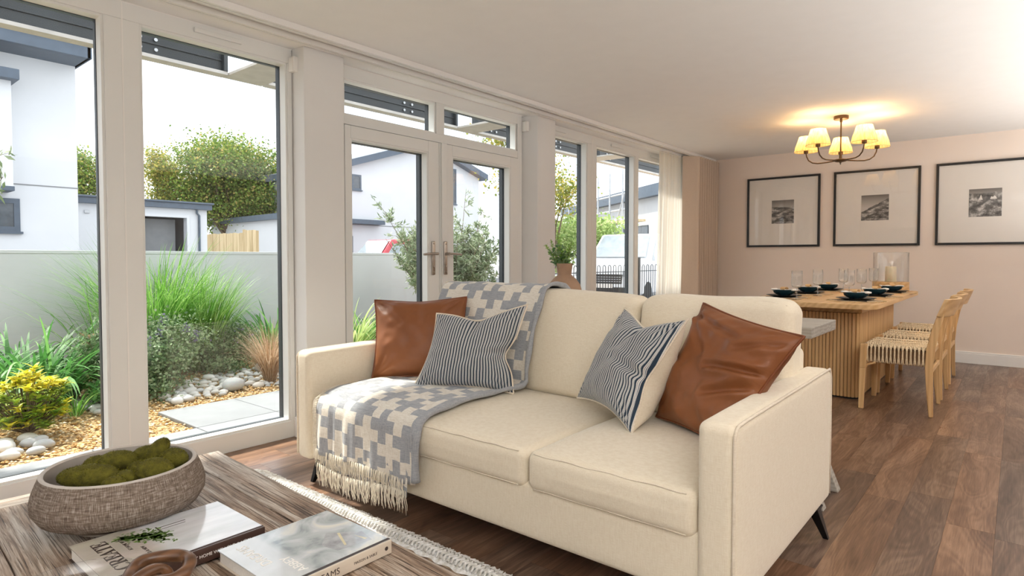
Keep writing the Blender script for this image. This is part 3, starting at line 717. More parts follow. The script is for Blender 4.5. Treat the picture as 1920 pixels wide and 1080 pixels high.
# ================================================================== scatter cushions
def pillow(name, label, bl, br, tl, tr, T, mat_front, mat_back, mat_pipe, pinch=.10, chop=0.0, seed=0, group=None, sag=.0, pipe_r=.0045, wr=.012, backT=1.0, notch=0.0, creases=()):
    BL, BR, TL, TR = map(Vector, (bl, br, tl, tr)); ctr = (BL + BR + TL + TR) / 4
    U = ((BR - BL) + (TR - TL)).normalized(); Vv = ((TL - BL) + (TR - BR)).normalized(); Nn = U.cross(Vv).normalized()
    if Nn.dot(Vector((0, 0, 1.1)) - ctr) < 0 and Nn.x > 0: Nn = -Nn
    if Nn.dot(Vector((0, 0, 1.107)) - ctr) < 0: Nn = -Nn
    t = thing(name, label, 'cushion', tuple(ctr), group=group)
    n = 56; WW = ((BR - BL).length + (TR - TL).length) / 2
    def edge(u, v):
        a, b = u * 2 - 1, v * 2 - 1
        # edges pull in towards the middle, corners stay out
        au = a * (1 - pinch * (1 - b * b) * abs(a) ** 1.5); bv = b * (1 - pinch * (1 - a * a) * abs(b) ** 1.5)
        if chop and b > 0: bv -= chop * math.exp(-(a / .42) ** 2) * b ** 2
        if notch and a > 0: au -= notch * math.exp(-((b + .15) / .30) ** 2) * a ** 2
        s, r_ = (au + 1) / 2, (bv + 1) / 2
        return BL * (1 - s) * (1 - r_) + BR * s * (1 - r_) + TL * (1 - s) * r_ + TR * s * r_, a, b
    def surf(side):
        def fn(u, v):
            p, a, b = edge(u, v)
            h = ((1 - abs(a) ** 2.4) * (1 - abs(b) ** 2.4)) ** .55
            low = 1 + sag * (-b) * .35
            th = T / 2 * h * low * (1.0 if side > 0 else backT)
            # creases that run in from the corners and the chop
            w = mnoise.noise(Vector((a * 2.3 + seed, b * 2.3, seed * 1.7))) * wr + mnoise.noise(Vector((a * 5 + seed, b * 5 - seed, .3))) * wr * .5
            if chop:
                th -= chop * T * 1.3 * math.exp(-(a / .16) ** 2) * math.exp(-((b - .75) / .5) ** 2)
                w += .008 * math.sin(abs(a) * 16 + b * 6 + seed) * max(0, abs(a) - .35) * (1 - abs(a))
            for ca, cb in ((-1, -1), (1, -1), (-1, 1), (1, 1)):
                da, db = a - ca, b - cb; rr = math.hypot(da, db); ang = math.atan2(db * -cb, da * -ca)
                w += .010 * math.sin(ang * 15 + seed) * math.exp(-(rr / .42) ** 2) * min(1, rr * 4)
            for (a0, b0, a1, b1, dp, wd) in (creases if side > 0 else ()):
                L2 = (a1 - a0) ** 2 + (b1 - b0) ** 2; tt = max(0, min(1, ((a - a0) * (a1 - a0) + (b - b0) * (b1 - b0)) / L2)); dd = math.hypot(a - a0 - tt * (a1 - a0), b - b0 - tt * (b1 - b0))
                w -= dp * math.exp(-(dd / wd) ** 2) * (1 - .6 * tt) - dp * .6 * math.exp(-((dd - wd * 1.7) / wd) ** 2) * (1 - .6 * tt)
            th = max(0, th + w * min(1, h * 1.8))
            return p - ctr + Nn * (th * side)
        return fn
    def mk(nm, side, mt):
        b = MB(); b.grid(surf(side), n, n, flip=(side < 0)); me = b.mesh(nm, mt, 180)
        uv = me.uv_layers.new(name='UVMap'); w = n + 1
        for pl_ in me.polygons:
            for li, vi in zip(pl_.loop_indices, pl_.vertices): uv.data[li].uv = (.85 * (vi % w) / n + .15 * (me.vertices[vi].co.dot(U) / WW + .5), (vi // w) / n)
        o = bpy.data.objects.new(nm, me); C.objects.link(o); o.parent = t
    mk('front', 1, mat_front); mk('back', -1, mat_back)
    per = [(i / n, 0) for i in range(n)] + [(1, i / n) for i in range(n)] + [(1 - i / n, 1) for i in range(n)] + [(0, 1 - i / n) for i in range(n)]
    MB().tube([edge(*p)[0] - ctr for p in per], pipe_r, 8, closed=True).build('piping', mat_pipe, t, smooth=180)
    return t
pillow('leather_cushion', 'tan leather cushion leaning against the left arm of the sofa', (1.985, 2.585, .480), (2.30, 2.21, .475), (2.095, 2.70, .878), (2.41, 2.31, .895), .19, M['leather'], M['leather'], M['leather_pipe'], .07, .03, 1.3, pipe_r=.005, creases=((-.95, .95, -.4, .3, .010, .07), (.95, .95, .5, .5, .014, .06)))
pillow('striped_cushion', 'navy and cream ticking stripe cushion in front of the left leather cushion', (2.00, 2.285, .470), (2.215, 1.820, .468), (2.12, 2.24, .830), (2.325, 1.822, .882), .17, M['stripe'], M['linen'], M['piping'], .12, .17, 4.1, notch=.17, creases=((1, -.1, .3, -.12, .012, .07), (.0, .9, .0, .45, .010, .09)))
pillow('striped_cushion', 'navy and cream ticking stripe cushion with cream back, right of the sofa middle', (2.255, 1.49, .490), (1.985, 1.075, .462), (2.390, 1.33, .888), (2.13, .925, .884), .17, M['stripe'], M['linen'], M['piping'], .17, .13, 8.2, sag=.5, backT=1.7, notch=.10, creases=((.95, -.1, .0, .0, .014, .07), (0, .9, .1, .5, .010, .08)))
pillow('leather_cushion', 'tan leather cushion tilted into the right arm of the sofa', (2.235, 1.10, .475), (2.02, .75, .470), (2.395, .975, .925), (2.13, .530, .852), .20, M['leather'], M['leather'], M['leather_pipe'], .06, .0, 11.7, pipe_r=.005, wr=.016, creases=((1, .25, .15, .05, .030, .055), (.95, .0, .35, -.35, .026, .06), (-.95, .8, .35, .62, .018, .05), (-.9, .9, -.1, .2, .014, .06), (.9, .75, .45, .45, .016, .05)))

# ================================================================== woven throw
def throw():
    # path over the back cushion, down it, across the seat and over the front edge
    P = [(2.66, .70), (2.655, .86), (2.635, .935), (2.60, .957), (2.54, .965), (2.50, .963), (2.462, .945), (2.43, .88), (2.395, .78), (2.362, .66), (2.345, .56), (2.345, .50), (2.31, .478), (2.22, .478),
         (2.05, .482), (1.88, .482), (1.76, .474), (1.69, .462), (1.645, .440), (1.630, .405), (1.626, .34), (1.624, .27), (1.624, .205)]
    P = [Vector((x, 0, z)) for x, z in P]; cum = [0]
    for a, b in zip(P, P[1:]): cum.append(cum[-1] + (b - a).length)
    L = cum[-1]
    def at(s):
        s *= L
        for i in range(len(P) - 1):
            if s <= cum[i + 1] + 1e-9:
                t = (s - cum[i]) / (cum[i + 1] - cum[i]); return P[i].lerp(P[i + 1], t)
        return P[-1].copy()
    def nrm(s):
        t = at(min(1, s + .01)) - at(max(0, s - .01)); t.normalize(); n = Vector((-t.z, 0, t.x)); 
        return -n if n.z < 0 or n.x > 0.3 else n
    t = thing('throw_blanket', 'blue-grey and cream woven throw with fringe draped over the left of the sofa', 'throw', (2.1, 2.2, .45))
    nw, nl = 18 * 3, 50 * 3
    def fn(u, v):
        p = at(v); n = nrm(v)
        yl = 2.50 + .05 * min(1, v * 3) if v < .8 else 2.55 - .03 * (v - .8) * 5
        yr = 1.785 + .06 * math.sin(v * 3.0) + .05 * max(0, v - .55) * 2
        y = yl + (yr - yl) * u
        hang = max(0, (v - .84) / .16)
        w = .004 * math.sin(u * 21 + v * 5) + .003 * math.sin(v * 60 + u * 9) * (1 if .1 < v < .3 else .3)
        w += hang * (.014 * math.sin(u * 23) ** 3 + .010 * abs(math.sin(u * 9 + 1)))
        z = 0
        if v > .999: z = -.012 * math.sin(u * 9)
        q = p + n * (.006 + abs(w)); return Vector((q.x, y, q.z + z)) - Vector(t.location)
    b = MB(); b.grid(fn, nw, nl)
    b.mi = []
    for j in range(nl):
        for i in range(nw):
            a, c = i // 4, j // 4
            # interlocking crosses on a stepped lattice
            best = 0
            for (da, dc) in ((0, 0), (1, 0), (-1, 0), (0, 1), (0, -1)):
                A, Cc = a + da, c + dc
                if (A + 2 * Cc) % 5 == 0: best = ((A + 2 * Cc) // 5 + (2 * A - Cc) // 5) % 2
            b.mi.append(best)
    me = b.mesh('cloth', [M['throw_grey'], M['throw_cream']], 180)
    o = bpy.data.objects.new('cloth', me); C.objects.link(o); o.parent = t
    sm = o.modifiers.new('thickness', 'SOLIDIFY'); sm.thickness = .004; sm.offset = 1
    # second layer of the folded cloth hanging a little lower, then fringes
    b = MB(); b.cur = 0
    def fn2(u, v):
        y = 2.50 - .62 * u; z = .27 - .115 * v - .02 * math.sin(u * 7)
        return Vector((1.622 - .004 - .008 * abs(math.sin(u * 17)) * v, y, z)) - Vector(t.location)
    b.grid(fn2, 54, 9); b.mi = [((i // 5 + j // 3) % 2) for j in range(9) for i in range(54)]
    me = b.mesh('under_layer', [M['throw_grey'], M['throw_cream']], 180); o = bpy.data.objects.new('under_layer', me); C.objects.link(o); o.parent = t
    def fringe(y0, y1, zf, x, n, ln):
        b = MB()
        for k in range(n):
            y = y0 + (y1 - y0) * (k + rnd.random() * .6) / n; z = zf(y); l = ln * (.7 + .5 * rnd.random()); s1 = rnd.uniform(-.016, .016); s2 = rnd.uniform(-.016, .016); xx = x - rnd.random() * .008
            pts = [(xx, y, z), (xx - .004, y + s1 * .4, z - l * .35), (xx - .003, y + s1, z - l * .7), (xx, y + s1 + s2 * .6, z - l)]
            b.tube([tuple(Vector(p) - Vector(t.location)) for p in pts], [.0022, .0020, .0017, .0008], 4)
        b.build('fringe', M['fringe'], t, smooth=180, kind='stuff')
    fringe(2.52, 1.90, lambda y: .215, 1.612, 150, .085)
    fringe(2.50, 1.88, lambda y: .155 - .015 * math.sin((2.5 - y) * 8), 1.608, 170, .085)
    # side fringe of knots on the left edge
    b = MB()
    for k in range(46):
        v = .80 + .19 * k / 46; p = Vector(fn(0, v)) 
        b.tube([p, p + Vector((-.004, .012, .002)), p + Vector((-.006, .016 + .006 * rnd.random(), -.006))], .0018, 4)
    for k in range(40):
        v = .02 + .20 * k / 40; p = Vector(fn(0, v)); b.tube([p, p + Vector((-.002, .014, .004 * rnd.random()))], .0018, 4)
    b.build('side_fringe', M['fringe'], t, smooth=180, kind='stuff')
    # rolled grey edge on the right side
    pts = []
    for k in range(90):
        v = .12 + .875 * k / 89; p = Vector(fn(1, v)); pts.append(p + Vector((-.006, -.012, .004)))
    b = MB(); b.tube(pts, [.012 + .012 * max(0, (k - 55) / 35) * (1 if k < 80 else .6) + .003 * math.sin(k * .5) for k in range(90)], 10); b.build('rolled_edge', M['throw_grey'], t, smooth=180)
throw()

# ================================================================== rug
rug = thing('rug', 'flat brown wool rug with a cream woven border under the coffee table', 'rug', (.2, 1.6, 0))
MB().rbox(-1.6, .05, .001, 1.515, 3.02, .012, .004, 2, 4).build('pile', M['rug'], rug, world=True, smooth=60)
def rb(u, v):
    x = 1.50 + .085 * u; y = .05 + 2.95 * v
    return (x + .006 * math.sin(v * 190), y, .013 + .010 * math.sin(PI * u) * (1 + .6 * mnoise.noise(Vector((x * 60, y * 60, 0)))))
MB().grid(rb, 8, 300).build('border', M['rug_edge'], rug, world=True, smooth=180, label='cream looped wool border')
b = MB()
for k in range(330):
    yy = .06 + 2.93 * k / 330; b.tube([(1.582, yy, .012), (1.60, yy + rnd.uniform(-.004, .004), .010), (1.612 + .01 * rnd.random(), yy + rnd.uniform(-.012, .012), .004)], .0028, 4)
b.build('tassels', M['rug_edge'], rug, world=True, kind='stuff')
# tufted ripple rows on the border
b = MB()
for k in range(150):
    yy = .08 + 2.9 * k / 150; b.tube([(1.515, yy, .024), (1.535, yy + .010, .030), (1.555, yy - .004, .030), (1.575, yy + .008, .022)], [.004, .006, .006, .004], 6)
b.build('tufts', M['rug_edge'], rug, world=True, smooth=180, kind='stuff')

# ================================================================== coffee table
TZ = .40
tbl = thing('coffee_table', 'low rustic coffee table of weathered reclaimed boards', 'table', (.35, 1.3, 0))
tx0, tx1, ty0, ty1 = -.62, 1.03, .12, 2.27
def board(x0, y0, x1, y1, mt, lift=0, nm='plank', ph=0):
    L = 'Y' if (y1 - y0) > (x1 - x0) else 'X'
    def fn(w, q):
        w.z += .0025 * mnoise.noise(Vector((w.x * 9 + ph, w.y * 9, 0))) * (1 if q[2] > 0 else 0)
        k = .003 * mnoise.noise(Vector((w.x * 14 + ph, w.y * 14, 3)))
        if L == 'Y': w.x += k * abs(q[0])
        else: w.y += k * abs(q[1])
        return w
    o = MB().rbox(x0 + .0015, y0 + .0015, TZ - .045, x1 - .0015, y1 - .0015, TZ + lift, .004, 2, 24, fn).build(nm, mt, tbl, world=False, smooth=50, loc=((x0 + x1) / 2, (y0 + y1) / 2, TZ))
    return o
board(tx1 - .115, ty0, tx1, ty1, M['rustic_y'], .0, ph=1); board(tx0, ty0, tx0 + .12, ty1, M['rustic_y'], .0, ph=2)
board(tx0 + .12, ty1 - .085, tx1 - .115, ty1, M['rustic_x'], .0, ph=3); board(tx0 + .12, ty0, tx1 - .115, ty0 + .1, M['rustic_x'], .0, ph=4)
xs = [tx0 + .12, -.34, -.17, .02, .20, .36, .53, .70, tx1 - .115]
for i in range(len(xs) - 1): board(xs[i], ty0 + .1, xs[i + 1], ty1 - .085, M['rustic_y'], -.001 + .002 * (i % 3 - 1), ph=10 + i * 3)
for lx in (tx0 + .08, tx1 - .10):
    for ly in (ty0 + .08, ty1 - .10): MB().rbox(lx - .055, ly - .055, .012, lx + .055, ly + .055, TZ - .045, .008, 2, 2).build('leg', M['rustic_y'], tbl, world=True, smooth=50)
MB().box(tx0 + .06, ty0 + .06, TZ - .12, tx1 - .07, ty0 + .085, TZ - .045).box(tx0 + .06, ty1 - .085, TZ - .12, tx1 - .07, ty1 - .06, TZ - .045).box(tx0 + .06, ty0 + .06, TZ - .12, tx0 + .085, ty1 - .06, TZ - .045).box(tx1 - .095, ty0 + .06, TZ - .12, tx1 - .07, ty1 - .06, TZ - .045).build('apron', M['rustic_y'], tbl, world=True)

tbl.rotation_euler = (0, 0, R(-3.0)); tbl.location = (.303, 1.318, 0)
# bowl of moss stones
bc = (.590, 1.848, TZ + .003)
bowl = thing('stoneware_bowl', 'large combed stoneware bowl on the coffee table', 'bowl', bc)
prof = [(.112, .018), (.150, .024), (.184, .042), (.199, .066), (.2005, .088), (.196, .108), (.188, .130), (.179, .150)]
MB().lathe(prof + [(.170, .150), (.177, .125), (.186, .10), (.188, .075), (.172, .05), (.13, .036), (.0, .034)], seg=96, caps=False).build('body', [M['stoneware']], bowl, smooth=50)
MB().lathe([(.0, .033), (.14, .036), (.174, .05), (.1865, .075), (.1845, .10), (.1755, .125), (.1685, .150), (.172, .1535), (.1775, .1530), (.1800, .150)], seg=96, caps=False).build('rim', M['stone_rim'], bowl, smooth=60, label='pale smooth rim and inside')
MB().lathe([(.0, .0), (.108, .0), (.118, .006), (.124, .020), (.0, .020)], seg=64).build('foot', M['stone_rim'], bowl, smooth=50, label='pale foot')
moss = [  # x, y offsets from the bowl centre (m), z, radii, yaw
    (-.105, .055, .120, .037, .030, .030, .3), (-.118, -.025, .118, .036, .030, .024, .9), (-.045, -.060, .132, .074, .038, .034, .25), (-.030, .030, .142, .052, .034, .030, .4),
    (.020, .088, .140, .045, .034, .028, .2), (.062, .060, .160, .042, .024, .026, .75), (.108, .055, .140, .048, .036, .030, -.5), (.105, -.030, .138, .052, .040, .036, .15),
    (.045, .010, .130, .036, .026, .022, .1), (.040, -.045, .122, .034, .026, .022, .0), (.040, -.095, .124, .030, .022, .022, .3), (-.075, .115, .11, .04, .03, .026, .8)]
yc, ysn = math.cos(R(-50)), math.sin(R(-50))
locs = ['at the left back', 'small one at the left front edge', 'the longest one, at the front', 'behind the longest one', 'at the back left of the middle', 'upright one at the top of the heap', 'at the back right', 'fat one at the right edge',
        'small one in the middle', 'small one right of the longest one', 'smallest one at the front rim', 'half hidden at the far left back']
for i, (u, v, z, a, b_, c_, yw) in enumerate(moss):
    # u runs to the right of the picture, v away from the lens
    x = bc[0] + u * .637 + v * .771; y = bc[1] - u * .771 + v * .637
    m = thing('moss_stone', 'green moss-covered stone in the bowl, ' + locs[i], 'moss stone', (x, y, bc[2] + z + .008), rz=R(-50) + yw, group='moss stones in the bowl')
    a, b_, c_ = a * .92, b_ * .90, c_ * .88; mb = MB(); mb.sphere((0, 0, 0), (a, b_, c_), 24, 14)
    mb.v = [tuple(Vector(p) * (1 + .07 * mnoise.noise(Vector(p) * 28 + Vector((i, 0, 0))))) for p in mb.v]
    if i == 5:
        rot = Matrix.Rotation(R(-48), 3, 'Y'); mb.v = [tuple(rot @ Vector(p)) for p in mb.v]
    mb.build('core', M['moss'], m, smooth=180)
    rs = np.random.RandomState(i); V = np.array(mb.v); n = int(2200 * (a / .04))
    D = rs.normal(0, 1, (n, 3)); D /= np.linalg.norm(D, axis=1)[:, None]
    Pp = D * np.array((a, b_, c_))
    if i == 5: Pp = Pp @ np.array(rot).T
    Nn = D / np.array((a, b_, c_)); 
    if i == 5: Nn = Nn @ np.array(rot).T
    Nn /= np.linalg.norm(Nn, axis=1)[:, None]; Nn += rs.normal(0, .35, (n, 3)); T_ = np.cross(Nn, rs.normal(0, 1, (n, 3))); T_ /= np.linalg.norm(T_, axis=1)[:, None]
    l = (.0012 + .0018 * rs.rand(n))[:, None]
    VV = np.stack([Pp * .98 - T_ * .0006, Pp * .98 + T_ * .0006, Pp + Nn * l], 1).reshape(-1, 3)
    me = bpy.data.meshes.new('fuzz'); me.from_pydata(VV.tolist(), [], [(3 * k, 3 * k + 1, 3 * k + 2) for k in range(n)]); me.materials.append(M['moss_fuzz'])
    o = bpy.data.objects.new('fuzz', me); C.objects.link(o); o.parent = m; o['kind'] = 'stuff'

# ================================================================== books
def cover_mat(name, kind):
    m, nt, b = new_mat(name)
    v = coords(nt, (1, 1, 1)); n = N(nt, 'TexNoise', Scale=9.0, Detail=6.0, Distortion=1.2); nt.links.new(v, n.inputs['Vector'])
    sp = N(nt, 'SeparateXYZ'); tcn = N(nt, 'TexCoord'); nt.links.new(tcn.outputs['Object'], sp.inputs[0])
    if kind == 1:
        v2 = coords(nt, (3, 14, 1)); n2 = N(nt, 'TexNoise', Scale=1.6, Detail=3.0); nt.links.new(v2, n2.inputs['Vector'])
        base = ramp(nt, n2.outputs['Fac'], [(.3, (.56, .58, .60)), (.6, (.74, .76, .79)), (.8, (.84, .85, .87))])
        tan = ramp(nt, n.outputs['Fac'], [(.3, (.44, .39, .34)), (.7, (.58, .53, .47))])
        f = ramp(nt, sp.outputs[0], [(.115, (1, 1, 1)), (.150, (0, 0, 0))])
        col = mix(nt, f, base, tan)
        nt.links.new(mix(nt, .12, col, n.outputs['Color'], 'OVERLAY'), b.inputs['Base Color'])
    else:
        pic = ramp(nt, n.outputs['Fac'], [(.34, (.24, .28, .29)), (.44, (.42, .47, .48)), (.56, (.60, .64, .66)), (.70, (.80, .79, .70))])  # print paled to stand in for sky reflected off the gloss
        pale = ramp(nt, n.outputs['Fac'], [(.3, (.56, .59, .60)), (.7, (.70, .73, .75))])
        f = ramp(nt, sp.outputs[0], [(.085, (0, 0, 0)), (.105, (1, 1, 1))])
        nt.links.new(mix(nt, f, pale, pic), b.inputs['Base Color'])
    setp(b, rough=.16, spec=.6, coat=.3); return m
M['cover1'] = cover_mat('white_room_cover', 1); M['cover2'] = cover_mat('garden_house_cover', 2)
M['brown_cloth'] = plain('dark_brown_spine', (.055, .026, .018), .6, .1); M['cream_spine'] = plain('cream_spine', (.62, .54, .44), .6, .04)
M['paper'] = plain('page_edges', (.78, .75, .70), .9, .05, 200); M['ink_white'] = plain('white_print', (.88, .86, .82), .5, .01); M['ink_dark'] = plain('dark_print', (.05, .035, .03), .5, .01)
M['leaf_print'] = plain('green_print', (.10, .20, .03), .4, .5, 90)
def book(label, x0, y0, x1, y1, h, cover, spine_mat, board_mat, rz=0):
    t = thing('book', label, 'book', (x0, y0, TZ + .003), rz=rz, group='books on the coffee table')
    w, dp = x1 - x0, y1 - y0
    MB().rbox(.004, .006, .003, w - .004, dp - .004, h - .003, .001, 1, 2).build('pages', M['paper'], t)
    MB().box(0, .004, h - .003, w, dp, h).build('front_cover', cover, t, bevel=.0008)
    MB().box(0, .004, 0, w, dp, .003).build('back_cover', board_mat, t, bevel=.0008)
    MB().rbox(0, -.0015, 0, w, .004, h, .0015, 2, 3).build('spine', spine_mat, t, smooth=50)
    return t, w, dp, h
t, w, dp, h = book('white book with dark brown spine and printed green sprig, nearest the bowl', .427, 1.437, .771, 1.690, .034, M['cover1'], M['brown_cloth'], M['brown_cloth'])
MB().box(0.0, .0041, h, w, .0125, h + .0004).build('cover_joint', M['brown_cloth'], t, label='dark brown joint strip')
# title reads across the cover away from the spine, its top towards -x
def onto_top(x, y, z): return Matrix.Translation((x, y, z)) @ Matrix.Rotation(R(90), 4, 'Z')
text('cover_lettering', '\U0001D402\U0001D411\U0001D404\U0001D400\U0001D413\U0001D404', .046, M['ink_dark'], t, onto_top(.062, .034, h + .0003))
text('cover_lettering', 'AT HOME WITH', .011, M['ink_dark'], t, onto_top(.090, .120, h + .0003)); text('cover_lettering', 'OLD & NEW', .011, M['ink_dark'], t, onto_top(.112, .060, h + .0003))
b = MB(); rs_ = random.Random(5)
for k in range(420):
    u = rs_.random() ** .7; cx = .082 + .085 * u + rs_.gauss(0, .009); cy = .205 - .060 * u + rs_.gauss(0, .005 + .020 * u); a = rs_.random() * 6.28; s_ = .0032 + .0036 * rs_.random()
    b.add([(cx + s_ * math.cos(a), cy + s_ * math.sin(a), h + .0004), (cx + .5 * s_ * math.cos(a + 1.57), cy + .5 * s_ * math.sin(a + 1.57), h + .0004), (cx - s_ * math.cos(a), cy - s_ * math.sin(a), h + .0004), (cx - .5 * s_ * math.cos(a + 1.57), cy - .5 * s_ * math.sin(a + 1.57), h + .0004)], [(0, 1, 2, 3)])
b.tube([(.19, .150, h + .0003), (.13, .165, h + .0003), (.09, .188, h + .0003)], .0006, 4)
b.build('printed_sprig', M['leaf_print'], t, kind='stuff')
MB().box(.166, .150, h, .170, .205, h + .0003).box(.168, .195, h, .235, .198, h + .0003).box(.168, .182, h, .230, .184, h + .0003).build('printed_chair', M['ink_dark'], t)
def onto_spine(x, z): return Matrix.Translation((x, -.0016, z)) @ Matrix.Rotation(R(90), 4, 'X')
text('spine_lettering', '\U0001D402\U0001D411\U0001D404\U0001D400\U0001D413\U0001D404', .024, M['ink_white'], t, onto_spine(.010, .008)); text('spine_lettering', 'AT HOME WITH OLD & NEW', .0105, M['ink_white'], t, onto_spine(.168, .0135))
t, w, dp, h = book('large pale glossy book with cream spine, at the right on the coffee table', .640, 1.142, .930, 1.408, .032, M['cover2'], M['cream_spine'], M['cream_spine'])
MB().box(0.0, .0041, h, w, .013, h + .0004).build('cover_joint', M['ink_dark'], t, label='dark joint strip')
text('cover_lettering', 'DREAMS', .034, M['ink_white'], t, onto_top(.052, .112, h + .0003)); text('cover_lettering', 'ABBEY', .030, M['ink_white'], t, onto_top(.088, .030, h + .0003))
text('spine_lettering', 'ABBEY DREAMS', .020, M['ink_dark'], t, onto_spine(.006, .009)); text('spine_lettering', 'MAISON & SABLE', .0085, M['ink_dark'], t, onto_spine(.182, .0125))
MB().lathe([(0, 0), (.0048, 0), (.0048, .0004), (0, .0004)], seg=20).build('spine_emblem', M['ink_dark'], t).matrix_local = Matrix.Translation((w - .016, -.0015, .016)) @ Matrix.Rotation(R(90), 4, 'X')
# faint roof shapes printed on the second cover
b = MB(); b.add([(.175, .05, h + .0003), (.26, .035, h + .0003), (.272, .09, h + .0003), (.21, .15, h + .0003), (.165, .10, h + .0003)], [(0, 1, 2, 3, 4)]); b.build('printed_roof', plain('print_slate', (.42, .44, .46), .16, .3, 30, coat=.3), t)
b = MB(); b.add([(.20, .06, h + .0005), (.206, .06, h + .0005), (.232, .125, h + .0005), (.226, .128, h + .0005)], [(0, 1, 2, 3)]).add([(.25, .05, h + .0005), (.258, .05, h + .0005), (.247, .088, h + .0005)], [(0, 1, 2)]); b.build('printed_gable', plain('print_cream', (.72, .66, .44), .16, .2, 30, coat=.3), t)

# glass bowl holding wooden chain links (cut by the bottom of the picture)
M['clear_glass'] = pane_mat('clear_glassware', (.985, .99, .99), 1.5, 1.7); M['glass_stem'] = pane_mat('glass_stem', (.90, .92, .92), 1.5, 3.5)
gb = thing('glass_bowl', 'clear glass bowl holding the wooden links, nearest the camera', 'bowl', (.335, 1.30, TZ + .003))
MB().lathe([(0, .004), (.05, .004), (.10, .03), (.118, .07), (.120, .105), (.1215, .1055), (.123, .104), (.121, .07), (.103, .028), (.052, 0), (0, 0)], seg=64).build('body', M['clear_glass'], gb, smooth=180)
def link(name_, c, rx, ry, rad, rot, label):
    t = thing('wooden_link', label, 'wooden link', c, group='carved wooden chain links')
    pts = []
    for k in range(40):
        a = 2 * PI * k / 40; e = 2.6
        x = rx * math.copysign(abs(math.cos(a)) ** (2 / e), math.cos(a)); y = ry * math.copysign(abs(math.sin(a)) ** (2 / e), math.sin(a)); pts.append(rot @ Vector((x, y, 0)))
    MB().tube(pts, [rad * (1 + .06 * math.sin(k * .9)) for k in range(40)], 14, closed=True).build('ring', M['walnut'], t, smooth=180)
    return t
r1 = Matrix.Rotation(R(-38), 3, 'Z') @ Matrix.Rotation(R(12), 3, 'X')
link('a', (.462, 1.255, TZ + .112), .050, .037, .0120, r1, 'polished dark wooden chain link lying over the book edge')
r2 = Matrix.Rotation(R(20), 3, 'Z') @ Matrix.Rotation(R(70), 3, 'X')
link('b', (.435, 1.235, TZ + .090), .042, .030, .0110, r2, 'polished dark wooden chain link threaded through the upper one')
r3 = Matrix.Rotation(R(60), 3, 'Z') @ Matrix.Rotation(R(15), 3, 'Y')
link('c', (.345, 1.310, TZ + .055), .048, .034, .0115, r3, 'dark wooden chain link lying at the bottom of the glass bowl')

# ================================================================== console behind the sofa, vase, sprigs
con = thing('console_table', 'grey washed wooden console table behind the sofa', 'table', (3.12, 1.7, 0))
MB().rbox(2.90, .692, .752, 3.365, 2.62, .802, .004, 2, 4).build('top', M['grey_wood'], con, world=True, smooth=50)
for yy, yf in ((.98, .655), (2.34, 2.66)):
    for xx, xf in ((2.96, 2.93), (3.28, 3.21)):
        MB().frustum((xf, yf, 0), (.028, .022), (xx, yy, .752), (.034, .028)).build('leg', M['grey_wood'], con, world=True, bevel=.003)
MB().box(2.96, .96, .71, 3.30, 2.36, .752).build('apron', M['grey_wood'], con, world=True, bevel=.003)
vs = thing('vase', 'round brown terracotta vase on the console behind the sofa', 'vase', (3.10, 2.142, .802))
MB().lathe([(0, 0), (.06, 0), (.088, .03), (.104, .075), (.106, .105), (.095, .145), (.068, .18), (.046, .198), (.041, .205), (.044, .225), (.049, .268), (.050, .272), (.046, .272), (.040, .23), (.036, .205), (.0, .205)], seg=64).build('body', M['terracotta'], vs, smooth=60)
MB().lathe([(.1063, .100), (.1078, .104), (.1063, .108)], seg=64, caps=False).build('throwing_ring', M['terracotta'], vs, smooth=180)
sp = thing('foliage_sprigs', 'bunch of light green leafy sprigs standing in the terracotta vase', 'foliage', (3.10, 2.142, 1.05))
sr = random.Random(4); stems = []
for k, (dx, dy, hh) in enumerate(((.0, .050, .215), (-.02, .125, .140), (.0, .03, .14), (.01, -.035, .085), (.0, -.055, .150), (-.03, .08, .10), (.02, .055, .170), (.03, .0, .11), (-.01, .095, .165), (.0, .015, .10), (.01, .06, .06))):
    m = MB(); P = [Vector((0, 0, -.03)).lerp(Vector((dx, dy, hh)), t_) + Vector((0, .012 * math.sin(t_ * 3), 0)) for t_ in np.linspace(0, 1, 7)]
    m.tube([tuple(p) for p in P], .0016, 5); stem = m.build('stem', M['bark'] if k == 4 else LEAF['euc'], sp)
    lf = MB(); roundl = k in (2, 3, 5, 7)
    for q in range(34 if roundl else 64):
        t_ = .18 + .82 * q / (34 if roundl else 64); p = Vector((0, 0, -.03)).lerp(Vector((dx, dy, hh)), t_) + Vector((0, .012 * math.sin(t_ * 3), 0))
        a = q * 2.4 + sr.random(); s_ = (.020 if roundl else .014) * (1.1 - .5 * t_) * (.8 + .4 * sr.random())
        d_ = Vector((math.cos(a), math.sin(a), -.2 + 1.1 * sr.random())).normalized(); sd_ = (d_.cross(Vector((0, 0, 1))).normalized() + Vector((0, 0, sr.uniform(-1.2, 1.2)))).normalized(); asp = .75 if roundl else .45
        c_ = p + d_ * s_ * ((1.1 + 1.0 * sr.random()) if roundl else .5 + .9 * sr.random()); up = d_.cross(sd_) * s_ * .2
        ring = [c_ + d_ * s_ * math.cos(w_) + sd_ * s_ * asp * math.sin(w_) + up * math.cos(2 * w_) for w_ in np.linspace(0, 2 * PI, 7)[:-1]]
        lf.add([tuple(x_) for x_ in ring], [(0, 1, 2, 3, 4, 5)])
        lf.tube([tuple(p), tuple(c_)], .0006, 3)
    me = lf.mesh('leaves', LEAF['euc2'] if roundl else LEAF['euc']); o = bpy.data.objects.new('leaves', me); C.objects.link(o); o.parent = stem; o['kind'] = 'stuff'

